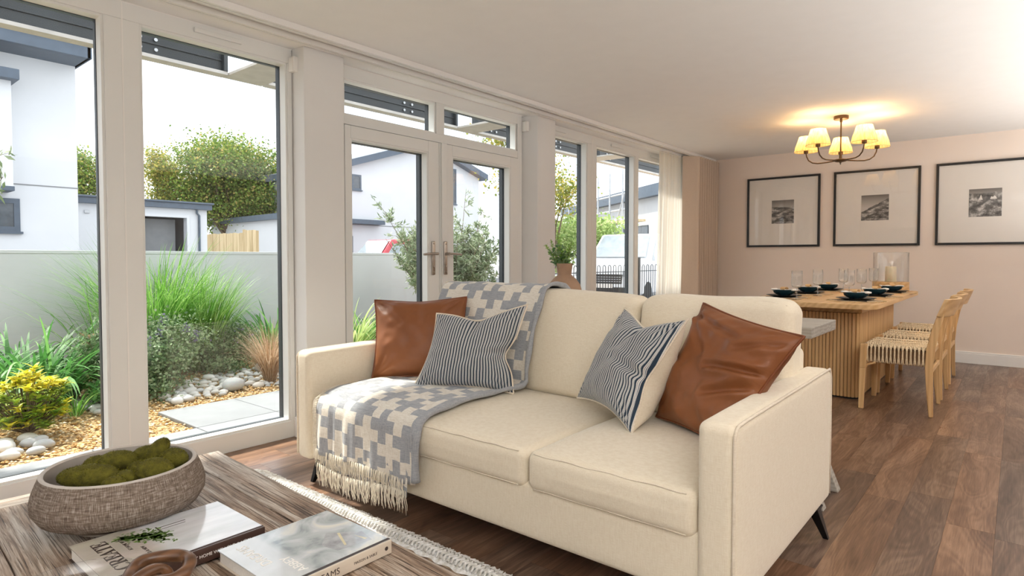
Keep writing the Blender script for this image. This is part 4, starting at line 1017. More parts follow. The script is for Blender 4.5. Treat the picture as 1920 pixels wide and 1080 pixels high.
# ================================================================== dining table
DX0, DX1, DY0, DY1, DZ = 4.95, 7.42, .765, 1.71, .775
dt = thing('dining_table', 'light oak dining table on a slatted pedestal', 'table', (6.2, 1.23, 0))
def round_rect(x0, y0, x1, y1, r, n=8):
    P = []
    for cx, cy, a0 in ((x1 - r, y1 - r, 0), (x0 + r, y1 - r, 90), (x0 + r, y0 + r, 180), (x1 - r, y0 + r, 270)):
        for k in range(n + 1): a = R(a0 + 90 * k / n); P.append((cx + r * math.cos(a), cy + r * math.sin(a)))
    return P
MB().prism(round_rect(DX0, DY0, DX1, DY1, .13), DZ - .038, DZ).build('tabletop', M['oak_x'], dt, world=True, bevel=.004)
bx0, bx1, by0, by1, br = 5.39, 7.10, .945, 1.52, .05
MB().box(bx0 + .03, by0 - .012, DZ - .10, bx1 - .03, by1 + .012, DZ - .038).build('apron', M['oak_x'], dt, world=True, bevel=.003)
MB().prism(round_rect(bx0 + .008, by0 + .008, bx1 - .008, by1 - .008, br), .01, DZ - .1).build('pedestal_core', M['oak_dark'], dt, world=True)
MB().prism(round_rect(bx0 + .004, by0 + .004, bx1 - .004, by1 - .004, br), .0, .012).build('pedestal_foot', M['black_frame'], dt, world=True)
per = round_rect(bx0, by0, bx1, by1, br, 6); per.append(per[0]); pitch = .0262
sl = MB(); sl.rbox(-.0115, -.006, .012, .0115, .010, DZ - .1, .005, 2, 1); slm = sl.mesh('slat', M['oak'], 60)
Lp = sum(math.dist(a, b_) for a, b_ in zip(per, per[1:])); ns = int(Lp / pitch); pos = 0; seg_i = 0; acc = 0
for k in range(ns):
    s_ = Lp * k / ns
    while acc + math.dist(per[seg_i], per[seg_i + 1]) < s_: acc += math.dist(per[seg_i], per[seg_i + 1]); seg_i += 1
    a, b_ = per[seg_i], per[seg_i + 1]; f_ = (s_ - acc) / max(1e-9, math.dist(a, b_)); x = a[0] + (b_[0] - a[0]) * f_; y = a[1] + (b_[1] - a[1]) * f_
    o = bpy.data.objects.new('slat', slm); C.objects.link(o); o.parent = dt; o.location = (x - 6.2, y - 1.23, 0); o.rotation_euler = (0, 0, math.atan2(b_[1] - a[1], b_[0] - a[0]))

# ---- dining chairs: local +y faces the table, x across
def make_chair():
    t = thing('dining_chair', 'light oak dining chair with woven cord seat, nearest the camera', 'chair', (5.37, .66, 0), group='chairs along the right side of the dining table')
    Wd, Fy, By = .25, .215, -.215
    for s_ in (-1, 1):
        MB().frustum((s_ * (Wd + .012), Fy, 0), (.013, .016), (s_ * Wd, Fy - .005, .30), (.019, .021)).frustum((s_ * Wd, Fy - .005, .30), (.019, .021), (s_ * Wd, Fy - .012, .478), (.021, .022)).build('leg', M['oak'], t, bevel=.005)
        # rear leg and back post in one curved piece
        P = [((.245 + .012), By + .002, 0), (.247, By + .012, .15), (.24, By + .02, .34), (.238, By + .012, .47), (.236, By - .012, .60), (.232, By - .040, .71), (.226, By - .065, .795)]
        ws = [.013, .019, .024, .026, .024, .020, .016]
        m = MB(); V = []
        for (x, y, z), w_ in zip(P, ws): V += [(s_ * x - .012, y - w_, z), (s_ * x + .012, y - w_, z), (s_ * x + .012, y + w_, z), (s_ * x - .012, y + w_, z)]
        F = [(3, 2, 1, 0), tuple(range(len(V) - 4, len(V)))]
        for k in range(len(P) - 1):
            for q in range(4): F.append((4 * k + q, 4 * k + (q + 1) % 4, 4 * k + 4 + (q + 1) % 4, 4 * k + 4 + q))
        m.add(V, F); m.build('leg', M['oak'], t, bevel=.005, smooth=40, label='rear leg rising into the back post')
        MB().box(min(s_ * .228, s_ * .236), By + .03, .365, max(s_ * .228, s_ * .236), Fy - .02, .462).build('side_rail', M['oak_dark'], t, bevel=.003)  # rail coloured dark so the gaps between cords read as shaded slots
        # curved bracket under the front corner
        MB().tube([(s_ * .24, Fy - .015, .29), (s_ * .24, Fy - .035, .325), (s_ * .24, Fy - .085, .343)], .008, 8).build('bracket', M['oak'], t, smooth=60)
    MB().box(-.23, Fy - .03, .425, .23, Fy - .006, .462).build('front_rail', M['oak'], t, bevel=.003)
    MB().box(-.23, By + .004, .425, .23, By + .026, .462).build('rear_rail', M['oak'], t, bevel=.003)
    MB().box(-.235, By - .002, .305, .235, By + .016, .34).build('stretcher', M['oak'], t, bevel=.003)
    # curved top rail
    def br_(u, v, off):
        x = -.262 + .524 * u; z = .700 + .125 * v - .02 * (abs(u - .5) * 2) ** 3 * (1 - v); bow = -.060 * (1 - (2 * u - 1) ** 2)
        zz = z - .022 * (1 - v) * (abs(2 * u - 1) ** 4) * -1
        return (x, By - .028 + bow + off - .045 * v, zz)
    m = MB(); m.grid(lambda u, v: br_(u, v, .013), 20, 6); m.grid(lambda u, v: br_(u, v, -.013), 20, 6, flip=True)
    n1 = 21 * 7
    edge_i = [i for i in range(21)] + [21 * j + 20 for j in range(1, 7)] + [21 * 6 + i for i in range(19, -1, -1)] + [21 * j for j in range(5, 0, -1)]
    m.f += [(edge_i[k], edge_i[k - 1], edge_i[k - 1] + n1, edge_i[k] + n1) for k in range(len(edge_i))]; m.mi += [0] * len(edge_i)
    m.build('backrest', M['oak_x'], t, smooth=50, bevel=.004)
    # woven cord seat: envelope weave core with rows of cord wrapped on it
    seat = MB().rbox(-.236, By + .006, .428, .236, Fy - .008, .472, .015, 2, 6, lambda w, q: w + Vector((0, 0, -.012 * (1 - q[0] ** 2) * (1 - q[1] ** 2) if q[2] > 0 else 0))).build('seat', M['cord'], t, smooth=180)
    m = MB(); ny = 34
    for k in range(ny):  # cords across the seat, pairs bunching on the sides
        y = By + .012 + (Fy - By - .026) * k / (ny - 1); pr = .0035 * (1 if k % 2 else -1)
        for s_ in (-1, 1):
            m.tube([(s_ * .236, y + pr * .2, .474), (s_ * .243, y + pr, .462), (s_ * .2445, y + pr * 1.6, .445), (s_ * .2445, y + pr * 1.7, .40), (s_ * .243, y + pr * .9, .372), (s_ * .240, y + pr * .2, .352), (s_ * .232, y, .347)], .0058, 5)
    for k in range(26):
        x = -.225 + .45 * k / 25
        m.tube([(x, Fy - .012, .474), (x, Fy - .001, .462), (x, Fy + .002, .435), (x, Fy - .002, .405)], .0046, 5)
    nrow = 26
    for k in range(nrow):   # chevron rows on top
        for q in range(8):
            x0 = -.232 + .464 * q / 8; y0 = By + .014 + (Fy - By - .034) * k / nrow; sgn = 1 if q % 2 else -1
            zf = lambda x, y: .4745 - .012 * (1 - (x / .236) ** 2) * (1 - (y / .21) ** 2)
            y1_ = y0 + .008 * (1 + sgn); y2_ = y0 + .008 * (1 - sgn)
            m.tube([(x0, y1_, zf(x0, y1_)), (x0 + .058, y2_, zf(x0 + .058, y2_))], .0078, 5)
    me = m.mesh('cord_weave', M['cord'], 180); o = bpy.data.objects.new('cord_weave', me); C.objects.link(o); o.parent = seat; o['kind'] = 'stuff'
    # slots are gaps between side cords; web behind coloured dark to paint their shade
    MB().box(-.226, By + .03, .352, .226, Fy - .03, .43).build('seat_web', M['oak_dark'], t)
    return t
ch = make_chair()
dup(ch, (6.045, .66, 0), 0, 'light oak dining chair with woven cord seat, middle one of the three')
dup(ch, (6.815, .66, 0), 0, 'light oak dining chair with woven cord seat, farthest from the camera')

# ---- place settings
def lathe_thing(name, label, cat, loc, prof, mat, seg=48, group=None):
    t = MB().lathe(prof, seg=seg).build(name, mat, smooth=50); t.location = loc; return tag(t, label, cat, group)
spots = [((5.36, .965), 'nearest the camera on the right side of the table'), ((6.06, .945), 'in the middle of the right side of the table'), ((6.80, .925), 'farthest on the right side of the table'),
         ((5.42, 1.510), 'nearest the camera on the left side of the table'), ((6.10, 1.490), 'in the middle of the left side of the table'), ((6.82, 1.480), 'farthest on the left side of the table')]
def mat_mesh():
    b = MB(); b.lathe([(0, 0), (.182, 0), (.186, .002), (.182, .005), (0, .005)], seg=48)
    for k in range(9): b.lathe([(.02 + .018 * k, .005), (.026 + .018 * k, .0068), (.032 + .018 * k, .005)], seg=48)
    return b
for i, ((x, y), wh) in enumerate(spots):
    sd = 1 if y < 1.2 else -1
    fr = MB(); rr = random.Random(i)
    pm = thing('placemat', 'round woven jute placemat ' + wh, 'placemat', (x, y, DZ), group='placemats')
    if i == 0:
        mmesh = mat_mesh().mesh('weave', M['rush'], 50)
        for k in range(90):
            a = 2 * PI * k / 90; l = .02 + .012 * rr.random(); a2 = a + rr.uniform(-.05, .05)
            fr.tube([(.18 * math.cos(a), .18 * math.sin(a), .003), ((.18 + l) * math.cos(a2), (.18 + l) * math.sin(a2), .002)], .0016, 3)
        fmesh = fr.mesh('fringe', M['rush'])
    o = bpy.data.objects.new('weave', mmesh); C.objects.link(o); o.parent = pm
    o = bpy.data.objects.new('fringe', fmesh); C.objects.link(o); o.parent = pm; o['kind'] = 'stuff'
    lathe_thing('dinner_plate', 'dark teal dinner plate ' + wh, 'plate', (x, y, DZ + .0072), [(0, 0), (.085, 0), (.09, .004), (.138, .016), (.140, .0185), (.136, .0185), (.09, .008), (0, .007)], M['teal_dark'], group='dinner plates')
    lathe_thing('bowl', 'teal ceramic bowl ' + wh, 'bowl', (x, y, DZ + .0158), [(0, 0), (.045, 0), (.05, .006), (.082, .026), (.093, .050), (.094, .053), (.090, .052), (.078, .030), (.045, .012), (0, .011)], M['teal'], group='teal bowls')
    nk = thing('napkin', 'white folded napkin in the bowl ' + wh, 'napkin', (x, y, DZ + .060), rz=.25 * (i % 3 - 1), group='napkins')
    MB().rbox(-.034, -.098, .002, .034, .098, .015, .006, 2, 10, lambda w, q: w + Vector((.012 * abs(q[1]) * q[0] * .8, 0, -.006 * (1 - abs(q[1])) + .004 * math.sin(q[1] * 7)))).build('cloth', M['napkin'], nk, smooth=180)
    MB().lathe([(.026, -.02), (.029, -.02), (.030, 0), (.029, .02), (.026, .02), (.025, 0)], seg=24, close=True).build('ring', M['oak'], nk, smooth=60, label='pale wooden napkin ring').matrix_local = Matrix.Translation((0, 0, .012)) @ Matrix.Rotation(R(90), 4, 'X') @ Matrix.Diagonal((1.15, .62, 1, 1))
    # knife and fork leaning on the plate rim
    for q, nm in ((-1, 'fork'), (1, 'knife')):
        xx = x + q * .155 * sd
        c_ = thing(nm, 'black %s beside the plate ' % nm + wh, nm, (xx, y, DZ + .0075), rz=0 if sd > 0 else PI, group='black cutlery')
        MB().tube([(0, -.10, .003), (0, -.03, .0035), (0, .02, .003)], [.0045, .0038, .003], 8).build('handle', M['black_cutlery'], c_, smooth=60)
        if nm == 'knife': MB().add([(-.007, .02, .002), (.006, .02, .002), (.004, .105, .002), (-.006, .09, .002), (-.007, .02, .0036), (.006, .02, .0036), (.004, .105, .0036), (-.006, .09, .0036)], [(3, 2, 1, 0), (4, 5, 6, 7), (0, 1, 5, 4), (1, 2, 6, 5), (2, 3, 7, 6), (3, 0, 4, 7)]).build('blade', M['black_cutlery'], c_)
        else:
            m = MB(); m.box(-.010, .02, .002, .010, .055, .0036)
            for z_ in (-.009, -.003, .003, .009): m.box(z_ - .0013, .055, .002, z_ + .0013, .10, .0036)
            m.build('prongs', M['black_cutlery'], c_)
gl = [((5.22, 1.360), 'first from the camera, left row'), ((5.85, 1.352), 'second, left row'), ((6.60, 1.298), 'third, left row'),
      ((5.78, 1.093), 'first from the camera, right row'), ((6.42, 1.113), 'second, right row'), ((7.02, 1.112), 'third, right row')]
gprof = [(0, 0), (.036, 0), (.037, .002), (.012, .006), (.0045, .012), (.0038, .05), (.0038, .088), (.008, .094), (.030, .101), (.039, .112), (.0415, .13), (.041, .18), (.040, .232), (.0388, .232), (.0398, .18), (.0400, .13), (.037, .113), (.028, .104), (0, .098)]
gm = None
for i, ((x, y), wh) in enumerate(gl):
    g = thing('wine_glass', 'tall clear stemmed wine glass on the dining table, ' + wh, 'glass', (x, y, DZ), group='wine glasses')
    if gm is None: gm = MB().lathe(gprof[7:], seg=40, caps=False).mesh('cup', M['clear_glass'], 180); gs = MB().lathe(gprof[:7] + [(0, .09)], seg=32).mesh('stem', M['glass_stem'], 180)
    for nm, me in (('cup', gm), ('stem', gs)): o = bpy.data.objects.new(nm, me); C.objects.link(o); o.parent = g
# hurricane lantern and candle
hx, hy = 7.17, .985
hu = thing('hurricane_lantern', 'clear glass hurricane lantern on a round wooden base at the far end of the table', 'lantern', (hx, hy, DZ))
MB().lathe([(0, 0), (.158, 0), (.160, .003), (.160, .092), (.157, .095), (0, .095)], seg=64).build('base', M['oak_x'], hu, smooth=40, label='round oak base')
MB().lathe([(.150, .096), (.152, .10), (.152, .385), (.1535, .388), (.155, .385), (.155, .10), (.153, .096)], seg=64, caps=False).build('glass_cylinder', M['clear_glass'], hu, smooth=180)
cd = thing('candle', 'cream pillar candle inside the hurricane lantern', 'candle', (hx, hy, DZ + .0965))
MB().lathe([(0, 0), (.048, 0), (.050, .003), (.049, .145), (.045, .152), (.034, .149), (0, .146)], seg=40).build('wax', M['wax'], cd, smooth=50)
MB().tube([(0, 0, .145), (.002, 0, .162)], .0015, 6).build('wick', M['black_frame'], cd)

# ================================================================== chandelier
CH = (6.25, 1.27, 2.4)
lp = thing('chandelier', 'five-armed bronze chandelier with lit cream shades over the dining table', 'chandelier', CH)
MB().lathe([(0, 0), (.060, 0), (.062, -.004), (.062, -.026), (.058, -.030), (0, -.030)], seg=40).build('canopy', M['bronze'], lp, smooth=40)
MB().tube([(0, 0, -.03), (0, 0, -.395)], .0065, 12).tube([(0, 0, -.03), (0, 0, -.055)], .011, 12).tube([(0, 0, -.345), (0, 0, -.395)], .012, 12).build('rod', M['bronze'], lp, smooth=60)
MB().lathe([(0, -.426), (.008, -.426), (.010, -.418), (.04, -.414), (.062, -.404), (.066, -.400), (.060, -.394), (.03, -.388), (0, -.386)], seg=40).build('hub', M['bronze'], lp, smooth=50)
base_az = math.atan2(CH[1], CH[0])
RA = .305; zsb = -.290
for k in range(5):
    a = base_az + 2 * PI * k / 5; ca, sa = math.cos(a), math.sin(a)
    pts = [(.05, -.402), (.14, -.408), (.20, -.408), (.245, -.398), (.280, -.372), (.298, -.335), (RA, -.30), (RA, -.27)]
    arm = MB().tube([(r_ * ca, r_ * sa, z_) for r_, z_ in pts], .0058, 10).build('arm', M['bronze'], lp, smooth=180)
    cx, cy = RA * ca, RA * sa
    def ch_(mb, nm, mt, **kk):
        me = mb.mesh(nm, mt, kk.get('smooth', 60)); o = bpy.data.objects.new(nm, me); C.objects.link(o); o.parent = arm; return o
    ch_(MB().lathe([(0, zsb - .012), (.018, zsb - .012), (.0205, zsb - .008), (.0205, zsb + .028), (.016, zsb + .032), (0, zsb + .032)], (cx, cy, 0), 24), 'lamp_holder', M['bronze'])
    # pleated empire shade with a rim wire
    sh = MB(); seg = 60; V = []
    for (r_, z_) in ((.103, zsb), (.0925, zsb + .05), (.0745, zsb + .100), (.062, zsb + .145)):
        for q in range(seg): aa = 2 * PI * q / seg; rr = r_ * (1 + .006 * (q % 2)); V.append((cx + rr * math.cos(aa), cy + rr * math.sin(aa), z_))
    sh.add(V, [(j * seg + q, j * seg + (q + 1) % seg, (j + 1) * seg + (q + 1) % seg, (j + 1) * seg + q) for j in range(3) for q in range(seg)])
    ch_(sh, 'shade', M['shade'], smooth=None)
    m = MB(); m.tube([(cx + .103 * math.cos(2 * PI * q / 40), cy + .103 * math.sin(2 * PI * q / 40), zsb) for q in range(40)], .0012, 5, closed=True); m.tube([(cx + .062 * math.cos(2 * PI * q / 40), cy + .062 * math.sin(2 * PI * q / 40), zsb + .145) for q in range(40)], .0012, 5, closed=True)
    ch_(m, 'rim_wire', M['bronze'])
    m = MB(); m.sphere((cx, cy, zsb + .078), .024, 16, 10); m.lathe([(.012, zsb + .030), (.016, zsb + .045), (.022, zsb + .062)], (cx, cy, 0), 16, caps=False); ch_(m, 'bulb', M['bulb'])
    pd = bpy.data.lights.new('bulb_light', 'POINT'); pd.energy = 1.8; pd.color = (1.0, .66, .34); pd.shadow_soft_size = .03
    po = bpy.data.objects.new('bulb_light', pd); C.objects.link(po); po.location = (CH[0] + cx, CH[1] + cy, CH[2] + zsb + .118)

# ================================================================== pictures
def photo_mat(name, kind):
    m, nt, b = new_mat(name); tcn = N(nt, 'TexCoord'); sp_ = N(nt, 'SeparateXYZ'); nt.links.new(tcn.outputs['Object'], sp_.inputs[0])
    mp_ = N(nt, 'Mapping'); nt.links.new(tcn.outputs['Object'], mp_.inputs['Vector']); mp_.inputs['Scale'].default_value = (1, 9, 22) if kind != 3 else (1, 10, 13)
    n = N(nt, 'TexNoise', Scale=1.5, Detail=8.0, Roughness=.65); nt.links.new(mp_.outputs[0], n.inputs['Vector'])
    # height of the skyline as a function of y
    sl_ = N(nt, 'Math', operation='MULTIPLY_ADD'); nt.links.new(sp_.outputs[1], sl_.inputs[0]); sl_.inputs[1].default_value = {1: .05, 2: -.55, 3: .0}[kind]; sl_.inputs[2].default_value = {1: .03, 2: .0, 3: .07}[kind]
    nn = N(nt, 'Math', operation='MULTIPLY_ADD'); nt.links.new(n.outputs['Fac'], nn.inputs[0]); nn.inputs[1].default_value = .06; nt.links.new(sl_.outputs[0], nn.inputs[2])
    gt = N(nt, 'Math', operation='GREATER_THAN'); nt.links.new(sp_.outputs[2], gt.inputs[0]); nt.links.new(nn.outputs[0], gt.inputs[1])
    land = ramp(nt, n.outputs['Fac'], [(.35, (.03, .027, .025)), (.5, (.16, .15, .14)), (.66, (.62, .59, .56))])
    sky_ = ramp(nt, sp_.outputs[2], [(.0, (.55, .52, .49)), (.14, (.16, .145, .13))])
    nt.links.new(mix(nt, gt.outputs[0], land, sky_), b.inputs['Base Color']); setp(b, rough=.7); return m
for i, (yc_, ph, lab) in enumerate(((2.265, (2.393, 2.132), 'framed black and white coast photograph beside the curtain, leftmost of three'), (1.262, (1.404, 1.131), 'framed black and white cliff photograph, middle one of three'),
                                   (.268, (.411, .140), 'framed black and white waterfall photograph, rightmost of three'))):
    t = thing('picture_frame', lab, 'picture', (XE, yc_, 1.68), group='large black framed photographs'); hw = .428; hh = .434
    m = MB(); m.box(-.030, -hw, -hh, 0, -hw + .024, hh).box(-.030, hw - .024, -hh, 0, hw, hh).box(-.030, -hw + .024, -hh, 0, hw - .024, -hh + .024).box(-.030, -hw + .024, hh - .024, 0, hw - .024, hh)
    m.build('frame', M['black_frame'], t, bevel=.002)
    MB().box(-.012, -hw + .02, -hh + .02, -.004, hw - .02, hh - .02).build('mount', M['mat_white'], t)
    pc = (ph[0] + ph[1]) / 2 - yc_; pw = (ph[0] - ph[1]) / 2
    o = MB().box(-.0005, -pw, -.144, .0005, pw, .144).build('photograph', photo_mat('landscape_print', i + 1), t); o.location = (-.0130, pc, 0)
    if i == 2:
        q = MB(); q.cur = 0
        q.add([(-.0002, .02, .03), (-.0002, .055, .03), (-.0002, .035, .085)], [(0, 1, 2)]).add([(-.0002, -.095, .035), (-.0002, -.04, .035), (-.0002, -.05, .062), (-.0002, -.062, .055), (-.0002, -.075, .070), (-.0002, -.088, .060)], [(0, 1, 2, 3, 4, 5)])
        me = q.mesh('printed_waterfall', M['paper'], None); oo = bpy.data.objects.new('printed_waterfall', me); C.objects.link(oo); oo.parent = o; oo.location = (-.0008, 0, 0)
    MB().add([(-.022, -hw + .02, -hh + .02), (-.022, hw - .02, -hh + .02), (-.022, hw - .02, hh - .02), (-.022, -hw + .02, hh - .02)], [(0, 3, 2, 1)]).build('glazing', M['glass_thin'], t)

# ================================================================== outside: ground, paving, gravel, pebbles
GZ = -.05
struct('garden_ground', MB().box(-8, 3.66, -.30, 14, 7.40, GZ - .028), M['gravel_bed'])
struct('road', MB().box(-40, 7.40, -.32, 70, 70, -.12), M['road'])
pat = thing('patio', None, None, (2, 4.2, 0), kind='structure')
def slab(x0, y0, x1, y1):
    g = .003; MB().rbox(x0 + g, y0 + g, GZ - .030, x1 - g, y1 - g, GZ, .004, 2, 1).build('slab', M['paving'], pat, world=True, smooth=40)
js = [-1.83, -1.23, -.63, -.03, .57, 1.21, 1.83, 2.41, 3.01, 3.61, 4.21, 4.81, 5.41, 6.01, 6.61, 7.21, 7.81]
for a, b_ in zip(js, js[1:]): slab(a, 3.66, b_, 4.30)
for a, b_ in zip(js[6:], js[7:]): slab(a, 4.30, b_, 4.97)
b = MB()  # golden gravel, thousands of stones
rs = np.random.RandomState(11); n = 17000
X_ = rs.uniform(.3, 4.6, n); Y_ = rs.uniform(4.30, 7.2, n)
keep = ((X_ < 1.83) | (Y_ > 4.98)) & (rs.rand(n) < np.clip(1.25 - (Y_ - 4.3) / 3.2, .3, 1)); X_, Y_ = X_[keep], Y_[keep]; n = len(X_)
octv = np.array([(1, 0, 0), (0, 1, 0), (-1, 0, 0), (0, -1, 0), (0, 0, 1), (0, 0, -.6)]); octf = np.array([(0, 1, 4), (1, 2, 4), (2, 3, 4), (3, 0, 4), (1, 0, 5), (2, 1, 5), (3, 2, 5), (0, 3, 5)])
sz = rs.uniform(.009, .021, (n, 1, 1)); ang = rs.rand(n) * 6.28; ca, sa = np.cos(ang), np.sin(ang)
vv = octv[None] * np.array([1, .7, .5]) * sz * (1 + .3 * rs.normal(0, 1, (n, 6, 3)).clip(-1, 1))
xx = vv[..., 0] * ca[:, None] - vv[..., 1] * sa[:, None]; yy = vv[..., 0] * sa[:, None] + vv[..., 1] * ca[:, None]
V = np.stack([xx + X_[:, None], yy + Y_[:, None], vv[..., 2] + GZ - .024 + .012 * rs.rand(n)[:, None]], -1).reshape(-1, 3)
F = (octf[None] + 6 * np.arange(n)[:, None, None]).reshape(-1, 3)
me = bpy.data.meshes.new('gravel'); me.vertices.add(len(V)); me.vertices.foreach_set('co', V.ravel()); me.loops.add(len(F) * 3); me.loops.foreach_set('vertex_index', F.ravel().astype(np.int32))
me.polygons.add(len(F)); me.polygons.foreach_set('loop_start', np.arange(0, len(F) * 3, 3)); me.polygons.foreach_set('loop_total', np.full(len(F), 3)); me.update(calc_edges=True); me.materials.append(M['gravel'])
o = bpy.data.objects.new('gravel', me); C.objects.link(o); tag(o, 'loose golden gravel around the planting and paving', 'gravel', kind='stuff')
# rounded pebbles
pm_ = []
for k in range(5):
    m = MB(); m.sphere((0, 0, 0), (1, .78, .52), 14, 8); m.v = [tuple(Vector(p) * (1 + .12 * mnoise.noise(Vector(p) * 1.3 + Vector((k * 5, 0, 0))))) for p in m.v]; pm_.append(m.mesh('pebble', M['pebble'], 180))
pr_ = random.Random(9); placed = []
def pebble(x, y, r_, lab, grp, top=False):
    for (a, c_, q) in placed:
        if math.hypot(a - x, c_ - y) < (r_ + q) * .80: return False
    placed.append((x, y, r_)); o = bpy.data.objects.new('pebble', pm_[pr_.randrange(5)]); C.objects.link(o)
    o.location = (x, y, GZ - .022 + r_ * .50); o.scale = (r_, r_, r_); o.rotation_euler = (0, 0, pr_.random() * 6.28)
    if grp:
        sz_ = 'small' if r_ < .036 else 'medium-sized' if r_ < .050 else 'large'
        if 'drift' in grp:
            fr_ = (y - 5.20 - (x - 2.05) * .1) / .9; zz = 'in the front row by the gravel' if fr_ < .22 else 'in the middle of' if fr_ < .55 else 'at the back of'
            xx_ = 'left end, under the mauve-flowered shrub' if x < 2.45 else 'centre, near the largest pebble' if x < 2.85 else 'right end, near the bronze sedge'
            lab = sz_ + ' grey pebble ' + (zz if 'row' in zz else zz + ' the drift') + ', ' + xx_
        elif 'below' in grp: lab = sz_ + ' grey pebble below the yellow shrub, ' + ('left' if x < .88 else 'right') + (' front' if y < 4.70 else ' back') + ' of the cluster'
        else: lab = sz_ + ' grey pebble at the bed edge beside the mullion, ' + ('front' if y < 5.5 else 'back') + ' part'
    tag(o, lab, 'pebble', grp); return True
pebble(2.60, 5.36, .115, 'largest pale pebble, flat topped, on the edge of the gravel strip', None)
pebble(3.22, 6.02, .10, 'big pale pebble at the back of the pebble drift', None)
np_ = 0
for k in range(1500):
    u = pr_.random(); x = 2.05 + 1.35 * u; y = 5.20 + .9 * pr_.random() + .10 * u
    if y > 5.20 + .12 + (x - 2.02) * 1.05 + .15: continue
    if y > 6.2 or (x > 2.9 and y < 5.28) or np_ > 150: continue
    r_ = pr_.uniform(.030, .062) if x < 2.8 else pr_.uniform(.022, .045)
    np_ += pebble(x, y, r_, 'grey rounded pebble in the drift between the shrubs and the gravel', 'pebbles in the drift by the paving')
np2 = 0
for k in range(400):
    x = .72 + .40 * pr_.random(); y = 4.50 + .42 * pr_.random()
    if math.hypot((x - .88) / .21, (y - 4.70) / .24) > 1 or np2 > 22: continue
    np2 += pebble(x, y, pr_.uniform(.048, .072), 'grey rounded pebble in the cluster below the yellow shrub', 'pebbles below the yellow shrub')
for k in range(300):
    x = 1.50 + .35 * pr_.random(); y = 5.3 + .5 * pr_.random()
    if len(placed) > 215: break
    pebble(x, y, pr_.uniform(.03, .055), 'grey rounded pebble beside the mullion at the bed edge', 'pebbles at the bed edge')

# ================================================================== pergola
pg = thing('pergola', 'dark steel pergola beams with pale cross boards outside the windows', 'pergola', (2, 4.7, 2.5))
for x0, x1 in ((-3.0, 2.255), (2.585, 4.735), (5.055, 7.30), (7.62, 10.5)):
    b = MB(); b.box(x0, 4.70, 2.522, x1, 4.76, 2.74).box(x0, 4.69, 2.60, x1, 4.70, 2.612).box(x0, 4.69, 2.66, x1, 4.70, 2.672).box(x1 - .03, 4.66, 2.522, x1, 4.70, 2.74).box(x0, 4.66, 2.522, x0 + .03, 4.70, 2.74)
    bm = b.build('beam', M['pergola'], pg, world=True, bevel=.003)
    MB().box(x0, 4.665, 2.498, x1, 4.765, 2.522).build('lower_flange', M['pergola_light'], pg, world=True, label='pale lower edge of the beam')
    for bx in ((x0 + .25, x0 + .34, x1 - .72, x1 - .62) if x1 - x0 < 3 else (.20, .30, 1.66, 1.76)):
        for bz in (2.565, 2.635): 
            me = MB().lathe([(0, 0), (.012, 0), (.012, .006), (0, .006)], seg=12).mesh('bolt', M['steel']); o = bpy.data.objects.new('bolt', me); C.objects.link(o); o.parent = bm
            o.matrix_local = Matrix.Translation(Vector((bx, 4.692, bz)) - Vector(pg.location)) @ Matrix.Rotation(R(90), 4, 'X')
for x0 in (2.262, 4.742, 7.307): MB().box(x0, 3.66, 2.50, x0 + .315, 4.77, 2.520).build('cross_board', M['pergola_light'], pg, world=True, bevel=.002)

# ================================================================== garden wall and railing
gw = tag(MB().box(-6, 7.30, -.3, 7.25, 7.52, 1.150).build('garden_wall', M['garden_render'], bevel=.004), kind='structure')
MB().box(-6, 7.296, 1.150, 7.254, 7.524, 1.184).build('coping', M['garden_render'], gw, bevel=.004)
rl = thing('hooped_railing', 'low black hoop-topped railing in front of the white van', 'railing', (11, 7.4, -.1))
hoopm = []
k = 0; x = 8.9
while x < 16.4:
    w_ = .12; pts = [(0, 0, 0), (0, 0, .98)] + [(w_ / 2 - w_ / 2 * math.cos(a), 0, .98 + w_ / 2 * math.sin(a)) for a in np.linspace(.2, PI - .2, 7)] + [(w_, 0, .98), (w_, 0, 0)]
    if not hoopm: hoopm.append(MB().tube(pts, .009, 6).mesh('hoop', M['black_metal'], 60))
    o = bpy.data.objects.new('hoop', hoopm[0]); C.objects.link(o); o.parent = rl; o.location = (x - 11, 0, 0); x += .24
MB().box(8.8, 7.39, .02, 16.5, 7.41, .04).box(8.8, 7.39, .77, 16.5, 7.41, .79).build('rail', M['black_metal'], rl, world=True)
for xx in (8.85, 11.4, 14.0, 16.5): MB().rbox(xx - .035, 7.365, -.1, xx + .035, 7.435, 1.12, .006, 1, 1).build('post', M['black_metal'], rl, world=True)

# ================================================================== buildings
def pt(x, y, d):
    """helper used only to lay out the far background: world point for a sight line at a depth"""
    return None
def house(label, name='house'): return thing(name, label, 'house' if name == 'house' else 'garage', (0, 0, 0))
def win(parent, x0, x1, z0, z1, y, fr=.06, sill=True):
    m = MB(); bead_frame(m, x0, x1, z0, z1, fr, y - .04, y + .02)
    if sill: m.box(x0 - .04, y - .09, z0 - .05, x1 + .04, y, z0)
    o = m.build('window', M['fascia'], parent, world=True)
    me = MB().box(x0 + fr, y - .015, z0 + fr, x1 - fr, y + .005, z1 - fr).mesh('pane', M['win_dark'], None, tuple(parent.location)); p = bpy.data.objects.new('pane', me); C.objects.link(p); p.parent = o
    return o
h1 = thing('house', 'tall white rendered house with dark roof edge at the left', 'house', (1.5, 19, -.12), group='white houses beyond the garden')
MB().box(-8, 17.4, -.12, 4.74, 24, 6.1).build('wall', M['white_render'], h1, world=True)
MB().box(-8, 17.39, 2.76, 4.75, 17.4, 2.785).build('drip_bead', M['paving'], h1, world=True)
MB().box(-8.4, 16.55, 5.66, 4.78, 24, 5.72).build('soffit', M['fascia'], h1, world=True)
